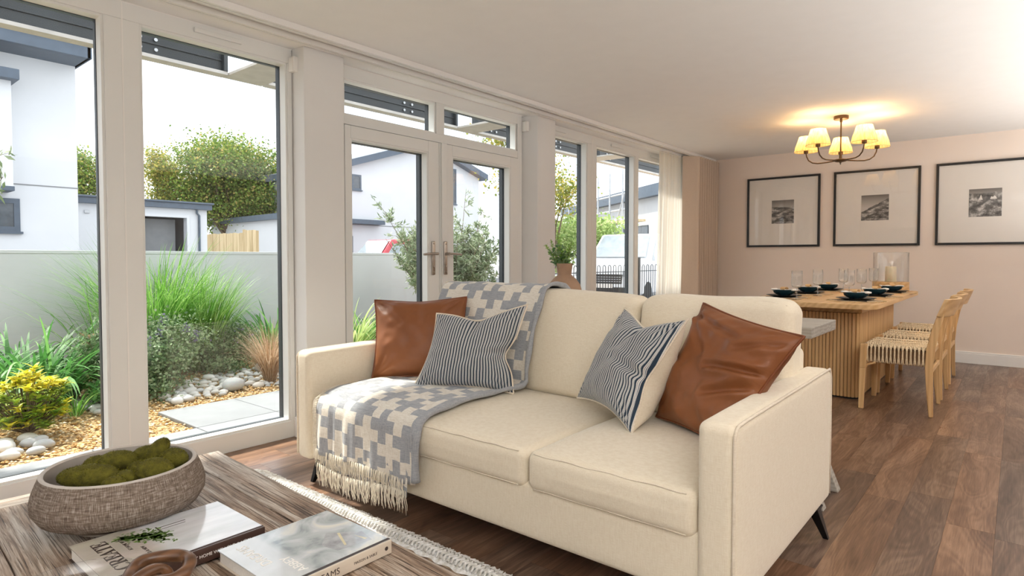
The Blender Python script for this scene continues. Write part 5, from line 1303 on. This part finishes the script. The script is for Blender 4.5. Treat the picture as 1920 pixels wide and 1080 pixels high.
MB().box(-8.4, 16.45, 5.66, 4.80, 16.55, 5.95).box(4.72, 16.45, 5.66, 4.82, 24, 5.95).box(-8.45, 16.38, 5.95, 4.86, 24, 6.05).build('fascia', M['fascia'], h1, world=True, bevel=.01)
win(h1, 2.3, 3.62, 1.70, 2.44, 17.4, .11)
MB().box(-8, 16.8, 2.66, 3.40, 17.4, 4.92).build('wing', M['white_render'], h1, world=True)
MB().box(-8, 16.78, 2.56, 3.42, 17.4, 2.66).box(-8, 16.55, 4.92, 3.50, 17.4, 5.14).build('wing_fascia', M['fascia'], h1, world=True, bevel=.01)
g1 = thing('garage', 'white flat-roofed garage with an open doorway beside the tall white house', 'garage', (6.6, 21, -.12))
m = MB(); m.box(4.74, 19.1, -.12, 6.70, 19.3, 2.56).box(7.92, 19.1, -.12, 8.52, 19.3, 2.56).box(6.70, 19.1, 2.30, 7.92, 19.3, 2.56).box(8.36, 19.3, -.12, 8.52, 24, 2.56).box(4.74, 23.8, -.12, 8.36, 24, 2.56); m.build('wall', M['white_render'], g1, world=True)
MB().box(4.6, 18.95, 2.56, 8.62, 24.1, 2.72).box(4.55, 18.9, 2.72, 8.66, 24.1, 2.77).build('roof', M['fascia'], g1, world=True, bevel=.01)
MB().box(6.62, 19.06, -.12, 6.70, 19.1, 2.30).box(7.92, 19.06, -.12, 8.00, 19.1, 2.30).box(6.62, 19.06, 2.30, 8.0, 19.1, 2.38).build('door_frame', M['white_render'], g1, world=True)
MB().box(6.74, 19.6, 1.2, 7.8, 19.64, 2.26).build('tilted_door', M['paving'], g1, world=True)
MB().tube([(8.20, 19.03, 2.55), (8.20, 19.03, 2.45), (8.27, 19.05, 2.38), (8.27, 19.05, -.1)], .035, 8).build('downpipe', M['fascia'], g1, world=True, smooth=60)
MB().rbox(5.33, 19.06, 2.30, 5.45, 19.1, 2.38, .01, 1, 1).build('outside_light', M['steel'], g1, world=True)
# low building behind the fence
g2 = thing('garage', 'low white building with a dark roof edge behind the timber fence', 'garage', (15, 27, -.12))
def wall_line(parent, A, B, z0, z1a, z1b, th, name, mat, off=0):
    a, b_ = Vector(A), Vector(B); d_ = (b_ - a).normalized(); n_ = Vector((d_.y, -d_.x)) * 1.0
    if n_.dot(-a) < 0: n_ = -n_
    p = [a + n_ * off, b_ + n_ * off, b_ - n_ * (th - off), a - n_ * (th - off)]; zz = [z1a, z1b, z1b, z1a]; z00 = z0 if hasattr(z0, '__len__') else [z0] * 4
    V = [(q.x, q.y, z) for q, z in zip(p, z00)] + [(q.x, q.y, z) for q, z in zip(p, zz)]
    return MB().add(V, [(0, 3, 2, 1), (4, 5, 6, 7), (0, 1, 5, 4), (1, 2, 6, 5), (2, 3, 7, 6), (3, 0, 4, 7)]).build(name, mat, parent, world=True)
wall_line(g2, (15.15, 33.4), (14.55, 22.6), -.12, 2.86, 2.86, 1.3, 'wall', M['white_render'])
wall_line(g2, (15.2, 34.4), (14.55, 22.2), [2.86] * 4, 3.12, 3.12, 1.6, 'roof', M['fascia'], .25)
fn_ = thing('timber_fence', 'pale timber close-board fence beyond the garden wall', 'fence', (10.2, 21, -.12))
for i in range(16):
    x = 9.32 + i * .117; top = 1.90 + .008 * i if i < 11 else 2.09
    MB().box(x, 21.0 + .012 * (i % 2), -.1, x + .114, 21.03 + .012 * (i % 2), top + .01 * (i % 3)).build('board', M['fence_wood'], fn_, world=True)
# gabled house
h2 = thing('house', 'white gabled house with a small dark window seen through the French doors', 'house', (22, 28, -.12), group='white houses beyond the garden')
gx0, gxp, gx1, gy = 16.7, 23.4, 27.7, 25.5
ze0, zp, ze1 = 5.12, 7.28, 5.95
MB().add([(gx0, gy, -.12), (gx1, gy, -.12), (gx1, gy, ze1), (gxp, gy, zp), (gx0, gy, ze0)] + [(gx0, gy + 9, -.12), (gx1, gy + 9, -.12), (gx1, gy + 9, ze1), (gxp, gy + 9, zp), (gx0, gy + 9, ze0)],
         [(0, 1, 2, 3, 4), (9, 8, 7, 6, 5), (0, 5, 6, 1), (1, 6, 7, 2), (2, 7, 8, 3), (3, 8, 9, 4), (4, 9, 5, 0)]).build('wall', M['white_render'], h2, world=True)
for (xa, za, xb, zb) in ((gx0 - .4, ze0 - .13, gxp, zp), (gxp, zp, gx1 + .35, ze1 - .11)):
    MB().add([(xa, gy - .45, za), (xb, gy - .45, zb), (xb, gy - .45, zb + .34), (xa, gy - .45, za + .34), (xa, gy + 9, za), (xb, gy + 9, zb), (xb, gy + 9, zb + .34), (xa, gy + 9, za + .34)],
             [(0, 1, 2, 3), (7, 6, 5, 4), (0, 4, 5, 1), (1, 5, 6, 2), (2, 6, 7, 3), (3, 7, 4, 0)]).build('roof', M['fascia'], h2, world=True)
win(h2, 18.42, 18.98, 4.50, 5.26, gy, .09); win(h2, 25.2, 25.72, 4.25, 6.30, gy, .09)
MB().box(16.7, 25.0, 2.80, 20.1, 25.5, 3.02).build('porch_roof', M['fascia'], h2, world=True, bevel=.01)
win(h2, 17.7, 18.45, .1, 2.2, gy, .1, False)
MB().box(16.7, gy - .02, 2.76, 27.7, gy, 2.79).build('drip_bead', M['paving'], h2, world=True)
# building with scaffolding far right
h3 = thing('house', 'flat-roofed white building with scaffolding seen through the rightmost windows', 'house', (33, 18, -.12), group='white houses beyond the garden')
A, B = (38.0, 25.8), (29.5, 14.4)
wall_line(h3, A, B, -.12, 4.35, 4.35, 8, 'wall', M['white_render'])
wall_line(h3, (38.5, 26.5), (29.0, 13.7), [4.35] * 4, 4.95, 4.95, 9, 'roof', M['fascia'], .4)
dv = (Vector(B) - Vector(A)); nn_ = Vector((dv.y, -dv.x)).normalized(); nn_ = nn_ if nn_.dot(-Vector(A)) > 0 else -nn_
for f_ in (.12, .34, .56, .78):
    p0 = Vector(A) + dv * f_ + nn_ * .05; p1 = Vector(A) + dv * (f_ + .13) + nn_ * .05
    wall_line(h3, p0, p1, [1.5] * 4, 2.9, 2.9, .1, 'window', M['win_dark'])
sc = thing('scaffolding', 'galvanised scaffolding poles and boards in front of the flat-roofed building', 'scaffolding', (33, 18, -.12))
for f_ in np.linspace(0, 1, 9):
    p = Vector(A) + dv * float(f_) + nn_ * 1.3; MB().tube([(p.x, p.y, -.1), (p.x, p.y, 5.9)], .05, 6).build('pole', M['steel'], sc, world=True)
for z_ in (1.9, 3.2, 3.75, 4.6):
    p = Vector(A) + nn_ * 1.25; q = Vector(B) + nn_ * 1.25; MB().tube([(p.x, p.y, z_), (q.x, q.y, z_)], .05, 6).build('rail', M['steel'], sc, world=True)
wall_line(sc, Vector(A) + nn_ * 1.6, Vector(B) + nn_ * 1.6, [3.0] * 4, 3.12, 3.12, .8, 'platform', M['fence_wood'])
for f_ in (.3, .7):
    p = Vector(A) + dv * f_ + nn_ * 1.35; q = Vector(A) + dv * (f_ + .2) + nn_ * 1.35; MB().tube([(p.x, p.y, .5), (q.x, q.y, 4.6)], .04, 6).build('brace', M['steel'], sc, world=True)

# ================================================================== vehicles
def vehicle(name, label, cat, loc, rz, paint, L, Wd, H, van=True):
    """x forward; side profile extruded with a narrower roof"""
    t = thing(name, label, cat, loc, rz)
    h = L / 2
    prof = [(-h, .45), (-h, .9), (-h + .03, H - .25), (-h + .18, H), (h - 2.05, H), (h - 1.65, H - .03), (h - .98, 1.20), (h - .25, 1.03), (h - .06, .88), (h, .62), (h - .02, .32), (h - .3, .25), (-h + .1, .25)]
    def half(z): return Wd / 2 - max(0, z - 1.05) * .16 - max(0, .4 - z) * .1
    V = [(x, -half(z), z) for x, z in prof] + [(x, half(z), z) for x, z in prof]; n = len(prof)
    m = MB().add(V, [tuple(range(n)), tuple(range(2 * n - 1, n - 1, -1))] + [(i, n + i, n + (i + 1) % n, (i + 1) % n) for i in range(n)])
    body = m.build('body', paint, t, smooth=35, bevel=.05)
    hw = lambda z: half(z) + .006
    # windscreen
    a, c_ = (h - 1.62, H - .07), (h - 1.02, 1.24); e = .10
    MB().add([(a[0] + .02, -half(a[1]) + e, a[1] + .02), (a[0] + .02, half(a[1]) - e, a[1] + .02), (c_[0] + .03, half(c_[1]) - e, c_[1] + .02), (c_[0] + .03, -half(c_[1]) + e, c_[1] + .02)], [(0, 1, 2, 3)]).build('windscreen', M['car_glass'], t)
    for s_ in (-1, 1):
        z0, z1 = 1.16, H - .20
        q = [(h - 1.18, z0), (h - 1.72, z1), (h - 2.25, z1), (h - 2.28, z0)]
        MB().add([(x, s_ * hw(z), z) for x, z in q] + [(x, s_ * (hw(z) - .03), z) for x, z in q], [(0, 1, 2, 3), (7, 6, 5, 4)] + [(i, 4 + i, 4 + (i + 1) % 4, (i + 1) % 4) for i in range(4)]).build('side_window', M['car_glass'], t)
        MB().rbox(h - 1.36, s_ * (Wd / 2 + .12) - .09, 1.12, h - 1.22, s_ * (Wd / 2 + .12) + .07, 1.36, .04, 2, 1).build('wing_mirror', paint, t, smooth=180)
        MB().rbox(h - .30, s_ * (Wd / 2 - .24) - .18, .72, h - .015, s_ * (Wd / 2 - .24) + .18, .90, .05, 2, 1).build('headlight', M['steel'], t, smooth=180)
        for wx in (h - .85, -h + .95):
            m = MB(); m.lathe([(0, -.10), (.20, -.10), (.32, -.09), (.335, -.05), (.335, .05), (.32, .09), (.2, .10), (0, .10)], seg=28)
            w_ = m.build('wheel', M['rubber'], t, smooth=40); w_.matrix_local = Matrix.Translation((wx, s_ * (Wd / 2 - .10), .335)) @ Matrix.Rotation(R(90), 4, 'X')
    MB().rbox(h - .04, -.52, .55, h + .012, .52, .80, .02, 2, 1).build('grille', M['rubber'], t, smooth=50)
    for z_ in (.60, .66, .72): MB().box(h + .008, -.5, z_, h + .02, .5, z_ + .015).build('grille_bar', M['steel'], t)
    MB().rbox(h - .05, -Wd / 2 + .12, .28, h + .02, Wd / 2 - .12, .46, .03, 2, 1).build('lower_bumper', M['rubber'], t, smooth=50)
    MB().box(h + .012, -.26, .44, h + .026, .26, .55).build('number_plate', M['mat_white'], t)
    return t
vehicle('van', 'white van parked behind the hooped railing', 'van', (16.35, 8.75, -.12), R(187), M['van_white'], 4.6, 1.85, 1.93)
vehicle('van', 'red van parked behind the garden wall', 'van', (16.1, 19.6, -.12), R(180), M['van_red'], 4.6, 1.85, 1.98)

# ================================================================== trees and plants
def tree(name, label, base, H, crown_c, crown_r, nleaf, lsize, mat, seed, trunk_r=.18, limbs=9, group='trees beyond the garden', cluster=.55, twig=3):
    t = thing(name, label, 'tree', base, group=group); r_ = random.Random(seed); m = MB(); ends = []
    cc = Vector(crown_c)
    m.tube([(0, 0, 0), (.05, .03, cc.z * .25), (cc.x * .3, cc.y * .3, cc.z * .55), tuple(cc * .85)], [trunk_r, trunk_r * .8, trunk_r * .55, trunk_r * .3], 8)
    for k in range(limbs):
        s0 = Vector((cc.x * .3, cc.y * .3, cc.z * (.35 + .4 * r_.random()))); d_ = Vector((r_.gauss(0, 1), r_.gauss(0, 1), r_.gauss(.2, .8))).normalized()
        e = cc + Vector((d_.x * crown_r[0], d_.y * crown_r[1], d_.z * crown_r[2])) * (.55 + .4 * r_.random()); mid = s0.lerp(e, .5) + Vector((r_.gauss(0, .2), r_.gauss(0, .2), .15)) * crown_r[0] * .3
        m.tube([tuple(s0), tuple(mid), tuple(e)], [trunk_r * .38, trunk_r * .2, trunk_r * .06], 6); ends += [e, mid.lerp(e, .6)]
        for j in range(twig):
            e2 = e + Vector((r_.gauss(0, 1), r_.gauss(0, 1), r_.gauss(0, .7))) * crown_r[0] * .26; m.tube([tuple(mid.lerp(e, .5)), tuple(e2)], [trunk_r * .12, trunk_r * .03], 4); ends.append(e2)
    m.build('trunk', M['bark'], t, smooth=60)
    leaf_cloud('foliage', ends, nleaf, (cluster, cluster, cluster * .7), lsize, .42, mat, t, rs=np.random.RandomState(seed))
    return t
tree('oak_tree', 'broad green oak tree behind the low white building', (15.2, 31.6, -.12), 8, (0, 0, 4.7), (2.4, 2.0, 2.6), 52000, .115, LEAF['oak'], 3, .22, 34, cluster=.50)
tree('oak_tree', 'dense green tree at the right edge of the second window', (17.6, 30.5, -.12), 7, (0, 0, 4.1), (1.7, 1.5, 2.3), 28000, .11, LEAF['oak'], 8, .2, 14, cluster=.42)
tree('oak_tree', 'thin yellowing tree between the garage and the broad oak', (12.6, 33.5, -.12), 7, (0, 0, 4.3), (1.0, 1.0, 2.2), 7500, .11, LEAF['oak2'], 5, .16, 10, cluster=.32)
tree('oak_tree', 'green tree between the tall white house and the first mullion', (9.3, 34.5, -.12), 7.5, (0, 0, 4.8), (1.3, 1.2, 2.1), 13000, .11, LEAF['oak'], 12, .18, 14, cluster=.34)
tree('oak_tree', 'low dark green tree just above the garage roof', (10.6, 31.5, -.12), 4, (0, 0, 2.6), (.9, .9, .7), 6000, .11, LEAF['oak'], 15, .12, 9, cluster=.32)
tree('oak_tree', 'tall yellow-green tree with bare forked branches seen right of the second pier', (13.6, 9.55, -.12), 5, (-.35, .5, 3.2), (.9, .9, 1.2), 6000, .07, LEAF['oak2'], 21, .10, 13, cluster=.22)
tree('oak_tree', 'bright green bushy tree behind the white van', (17.9, 11.6, -.12), 3, (0, 0, 1.9), (1.2, .9, .9), 5200, .10, LEAF['lime'], 25, .08, 12, cluster=.26)
tree('oak_tree', 'green bush at the foot of the yellow-green tree', (16.4, 11.9, -.12), 3, (0, 0, 1.8), (1.0, .9, .9), 2600, .10, LEAF['lime'], 27, .08, 12, cluster=.24)
tree('oak_tree', 'tall yellow-green tree whose top shows above the right transom window', (15.9, 12.4, -.12), 7, (-.25, .35, 5.3), (1.1, 1.1, .7), 3600, .10, LEAF['oak2'], 31, .12, 9, cluster=.35)

def olive(label, base, stems, mat=LEAF['olive'], leaf=.055, per=95, seed=1):
    leaf *= 1.15; per = int(per * 1.5)
    t = thing('olive_tree', label, 'olive tree', base); r_ = random.Random(seed); rs = np.random.RandomState(seed)
    m = MB(); P = []; D = []
    for (ex, ey, ez, L) in stems:
        e = Vector((ex, ey, ez)); s0 = Vector((ex * .15, ey * .15, ez * .2)); mid = s0.lerp(e, .5) + Vector((r_.gauss(0, .05), r_.gauss(0, .05), .08))
        pts = [s0.lerp(mid, a) if a <= 1 else mid.lerp(e, a - 1) for a in np.linspace(0, 2, 9)]
        m.tube([tuple(p) for p in pts], [.010 * (1 - .1 * k) for k in range(9)], 5)
        for k in range(L):
            a = .3 + 1.7 * r_.random(); p = s0.lerp(mid, a) if a <= 1 else mid.lerp(e, a - 1); off = Vector((r_.gauss(0, 1), r_.gauss(0, 1), r_.gauss(.4, .8))).normalized() * r_.uniform(.04, .22)
            m.tube([tuple(p), tuple(p + off)], [.003, .001], 3)
            for q in range(per // 12): f_ = r_.random(); P.append(tuple(p + off * f_)); D.append(tuple((off.normalized() + Vector((0, 0, .2))) * 1.0))
    m.tube([(0, 0, 0), (.01, .01, .25), (.0, .0, .5)], [.035, .028, .02], 8)
    m.build('trunk', M['bark'], t, smooth=60)
    leaf_cloud('foliage', P, int(len(P) * 1.7), (.012, .012, .012), leaf, .13, mat, t, rs=rs, dirs=D)
    return t
r_ = random.Random(2); st = []
for k in range(74):
    a = r_.random() * 2 * PI; rr = .80 * math.sqrt(r_.random()); st.append((rr * math.cos(a), rr * .75 * math.sin(a), .75 + r_.random() * 1.0 * (1 - .5 * rr), 24))
st += [(-1.00, .25, 1.62, 20), (-.85, .1, 1.25, 20), (-.80, .05, .95, 18), (-.72, -.05, .70, 16), (-.85, .2, 1.05, 14), (-1.0, .2, 1.25, 12), (.6, 0, 1.75, 14), (.35, .1, 1.95, 12)]
olive('large silvery olive tree outside the French doors', (5.95, 5.95, .10), st, seed=6)
olive('olive tree branch reaching in from the left edge of the picture', (.35, 5.25, 0), [(.60, -.30, 1.62, 14), (.52, -.32, 1.74, 12), (.50, -.30, 1.42, 12), (.44, -.30, 1.50, 8), (.42, -.3, 1.15, 8), (.40, -.3, 1.02, 8), (.3, -.2, 1.9, 8), (-.2, .1, 1.7, 10), (-.4, .2, 1.5, 10)], seed=9, per=80)
# raised bed under the olive
rbx = thing('raised_bed', 'low timber-edged raised planting bed under the large olive tree', 'planting bed', (6.2, 5.9, GZ))
for k, (x0, y0, x1, y1) in enumerate(((5.25, 5.20, 7.2, 5.26), (5.25, 6.7, 7.2, 6.76), (5.25, 5.26, 5.31, 6.7), (7.14, 5.26, 7.2, 6.7))):
    for z_ in (0, 1, 2): MB().box(x0, y0, GZ - .03 + z_ * .12, x1, y1, GZ + .085 + z_ * .12).build('sleeper', M['walnut'], rbx, world=True, bevel=.005)
MB().box(5.31, 5.26, GZ - .03, 7.14, 6.7, .23).build('soil', M['soil'], rbx, world=True)

def clump(name, label, cat, base, n, L, w, tilt, droop, mat, seed, group=None, rad=.10, seg=6):
    t = thing(name, label, cat, base, group=group); r_ = random.Random(seed); m = MB()
    for k in range(n):
        a = r_.random() * 2 * PI; rr = rad * math.sqrt(r_.random())
        blade(m, (rr * math.cos(a), rr * math.sin(a), 0), a + r_.gauss(0, .5), r_.uniform(tilt[0], tilt[1]), r_.uniform(*L), w * r_.uniform(.7, 1.2), r_.uniform(*droop), seg)
    o = m.build('leaves', mat, t, smooth=180); o['kind'] = 'stuff'; return t
clump('agapanthus_clump', 'big clump of dark green strap leaves at the left', 'plant', (1.30, 6.05, -.05), 260, (.65, 1.05), .019, (.2, .75), (.6, 1.7), LEAF['strap'], 1, rad=.32, seg=8)
clump('agapanthus_clump', 'second strap-leaved clump at the left edge behind the yellow shrub', 'plant', (.78, 5.95, -.05), 170, (.6, .95), .017, (.2, .8), (.6, 1.6), LEAF['strap'], 2, rad=.28, seg=8)
clump('agapanthus_clump', 'strap-leaved clump by the grey wall at the right of the second window', 'plant', (3.75, 6.75, -.05), 110, (.55, .95), .017, (.15, .8), (.5, 1.5), LEAF['strap'], 3, rad=.22, seg=8)
clump('ornamental_grass', 'tall bright green grass against the grey wall', 'grass', (2.42, 6.62, -.05), 900, (.9, 1.60), .0065, (.05, .42), (.35, 1.25), LEAF['grass'], 4, rad=.22, seg=8)
clump('ornamental_grass', 'second tall green grass right of the first', 'grass', (2.86, 6.60, -.05), 600, (.8, 1.30), .0065, (.03, .30), (.3, 1.1), LEAF['grass'], 5, rad=.18, seg=8)
clump('ornamental_grass', 'thin arching grass behind the first mullion', 'grass', (1.95, 6.45, -.05), 60, (1.0, 1.6), .0055, (.2, .6), (.5, 1.5), LEAF['grass'], 6, rad=.12, seg=8)
clump('small_grass', 'small light green grass tuft on the gravel', 'grass', (1.40, 5.30, -.05), 46, (.20, .38), .005, (.2, .9), (.5, 1.3), LEAF['grass'], 7, rad=.04)
clump('small_grass', 'tiny grass tuft by the mullion', 'grass', (1.62, 5.0, -.05), 20, (.12, .24), .004, (.2, .9), (.5, 1.3), LEAF['lime'], 17, rad=.03)
clump('bronze_sedge', 'wispy bronze sedge at the edge of the second window', 'grass', (2.98, 5.42, -.05), 620, (.42, .68), .0026, (.0, .55), (.2, 1.5), LEAF['bronze'], 8, rad=.05, seg=7)
clump('yellow_sedge', 'yellow-green sedge outside the French doors', 'grass', (4.35, 6.05, -.05), 130, (.5, .95), .012, (.1, .6), (.5, 1.6), LEAF['lime'], 9, rad=.14, seg=8)
clump('agapanthus_clump', 'leafy green clump behind the yellow-green sedge', 'plant', (4.95, 6.6, -.05), 110, (.5, .8), .016, (.2, .8), (.6, 1.6), LEAF['strap'], 10, rad=.24, seg=8)
def shrub(label, base, R_, H, n, size, mat, seed, asp=.35, name='shrub', flowers=None, cat='shrub', low=.1):
    t = thing(name, label, cat, base); r_ = random.Random(seed); ends = []; m = MB()
    for k in range(34):
        a = r_.random() * 2 * PI; rr = R_ * math.sqrt(r_.random()); e = Vector((rr * math.cos(a), rr * math.sin(a), H * (low + (1 - low) * r_.random() ** .7 * (1 - .35 * (rr / R_) ** 2))))
        m.tube([(0, 0, 0), tuple(e * .5 + Vector((0, 0, .02))), tuple(e)], [.006, .004, .002], 4); ends += [e, e * .8, e * .6]
    m.build('stems', M['bark'], t)
    leaf_cloud('foliage', ends, n, (R_ * .16, R_ * .16, H * .07), size, asp, mat, t, rs=np.random.RandomState(seed))
    if flowers:
        pk = [e for e in ends[::3] if e.z > H * .55]; leaf_cloud('flowers', pk, flowers[1], (.02, .02, .03), .022, .5, flowers[0], t, rs=np.random.RandomState(seed + 1), label='small mauve flowers')
    return t
# yellow choisya: leaf whorls
ys_ = thing('yellow_shrub', 'bright yellow and green leafy shrub on the gravel at the left', 'shrub', (1.06, 5.0, -.05)); r_ = random.Random(3); m = MB(); mg = MB(); stm = MB()
for k in range(150):
    a = r_.random() * 2 * PI; rr = .20 * math.sqrt(r_.random()); H_ = .07 + .41 * r_.random() * (1 - rr / .5); e = Vector((rr * math.cos(a), rr * math.sin(a), H_)); stm.tube([(0, 0, 0), tuple(e * .6), tuple(e)], [.004, .003, .002], 4)
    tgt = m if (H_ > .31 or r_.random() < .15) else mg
    for q in range(9):
        az = q * .7 + r_.random(); L_ = r_.uniform(.05, .080); p = e + Vector((0, 0, -.012 * (q % 3)))
        blade(tgt, tuple(p), az, .75 + .6 * r_.random(), L_, .015, .6, 4)
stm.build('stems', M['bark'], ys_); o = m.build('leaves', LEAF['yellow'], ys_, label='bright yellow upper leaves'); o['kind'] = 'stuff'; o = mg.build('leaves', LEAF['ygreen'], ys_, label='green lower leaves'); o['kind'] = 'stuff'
shrub('grey-green shrub with small mauve flowers beside the pebble drift', (2.05, 5.80, -.05), .42, .72, 13000, .028, LEAF['grey'], 4, flowers=(LEAF['mauve'], 420))
shrub('low green shrub behind the pebble drift', (2.95, 6.35, -.05), .36, .50, 8000, .026, LEAF['grey'], 5, flowers=(LEAF['mauve'], 80))
shrub('reddish-leaved shrub left of the first mullion', (1.92, 6.05, -.05), .30, .72, 5000, .030, LEAF['grey'], 6, flowers=(LEAF['bronze'], 260))
shrub('low green mound of leaves under the reddish shrub', (1.70, 5.55, -.05), .17, .20, 1600, .030, LEAF['strap'], 7)
shrub('small dark green plant at the foot of the olive bed', (6.4, 5.5, .22), .35, .28, 1800, .04, LEAF['bush'], 8)
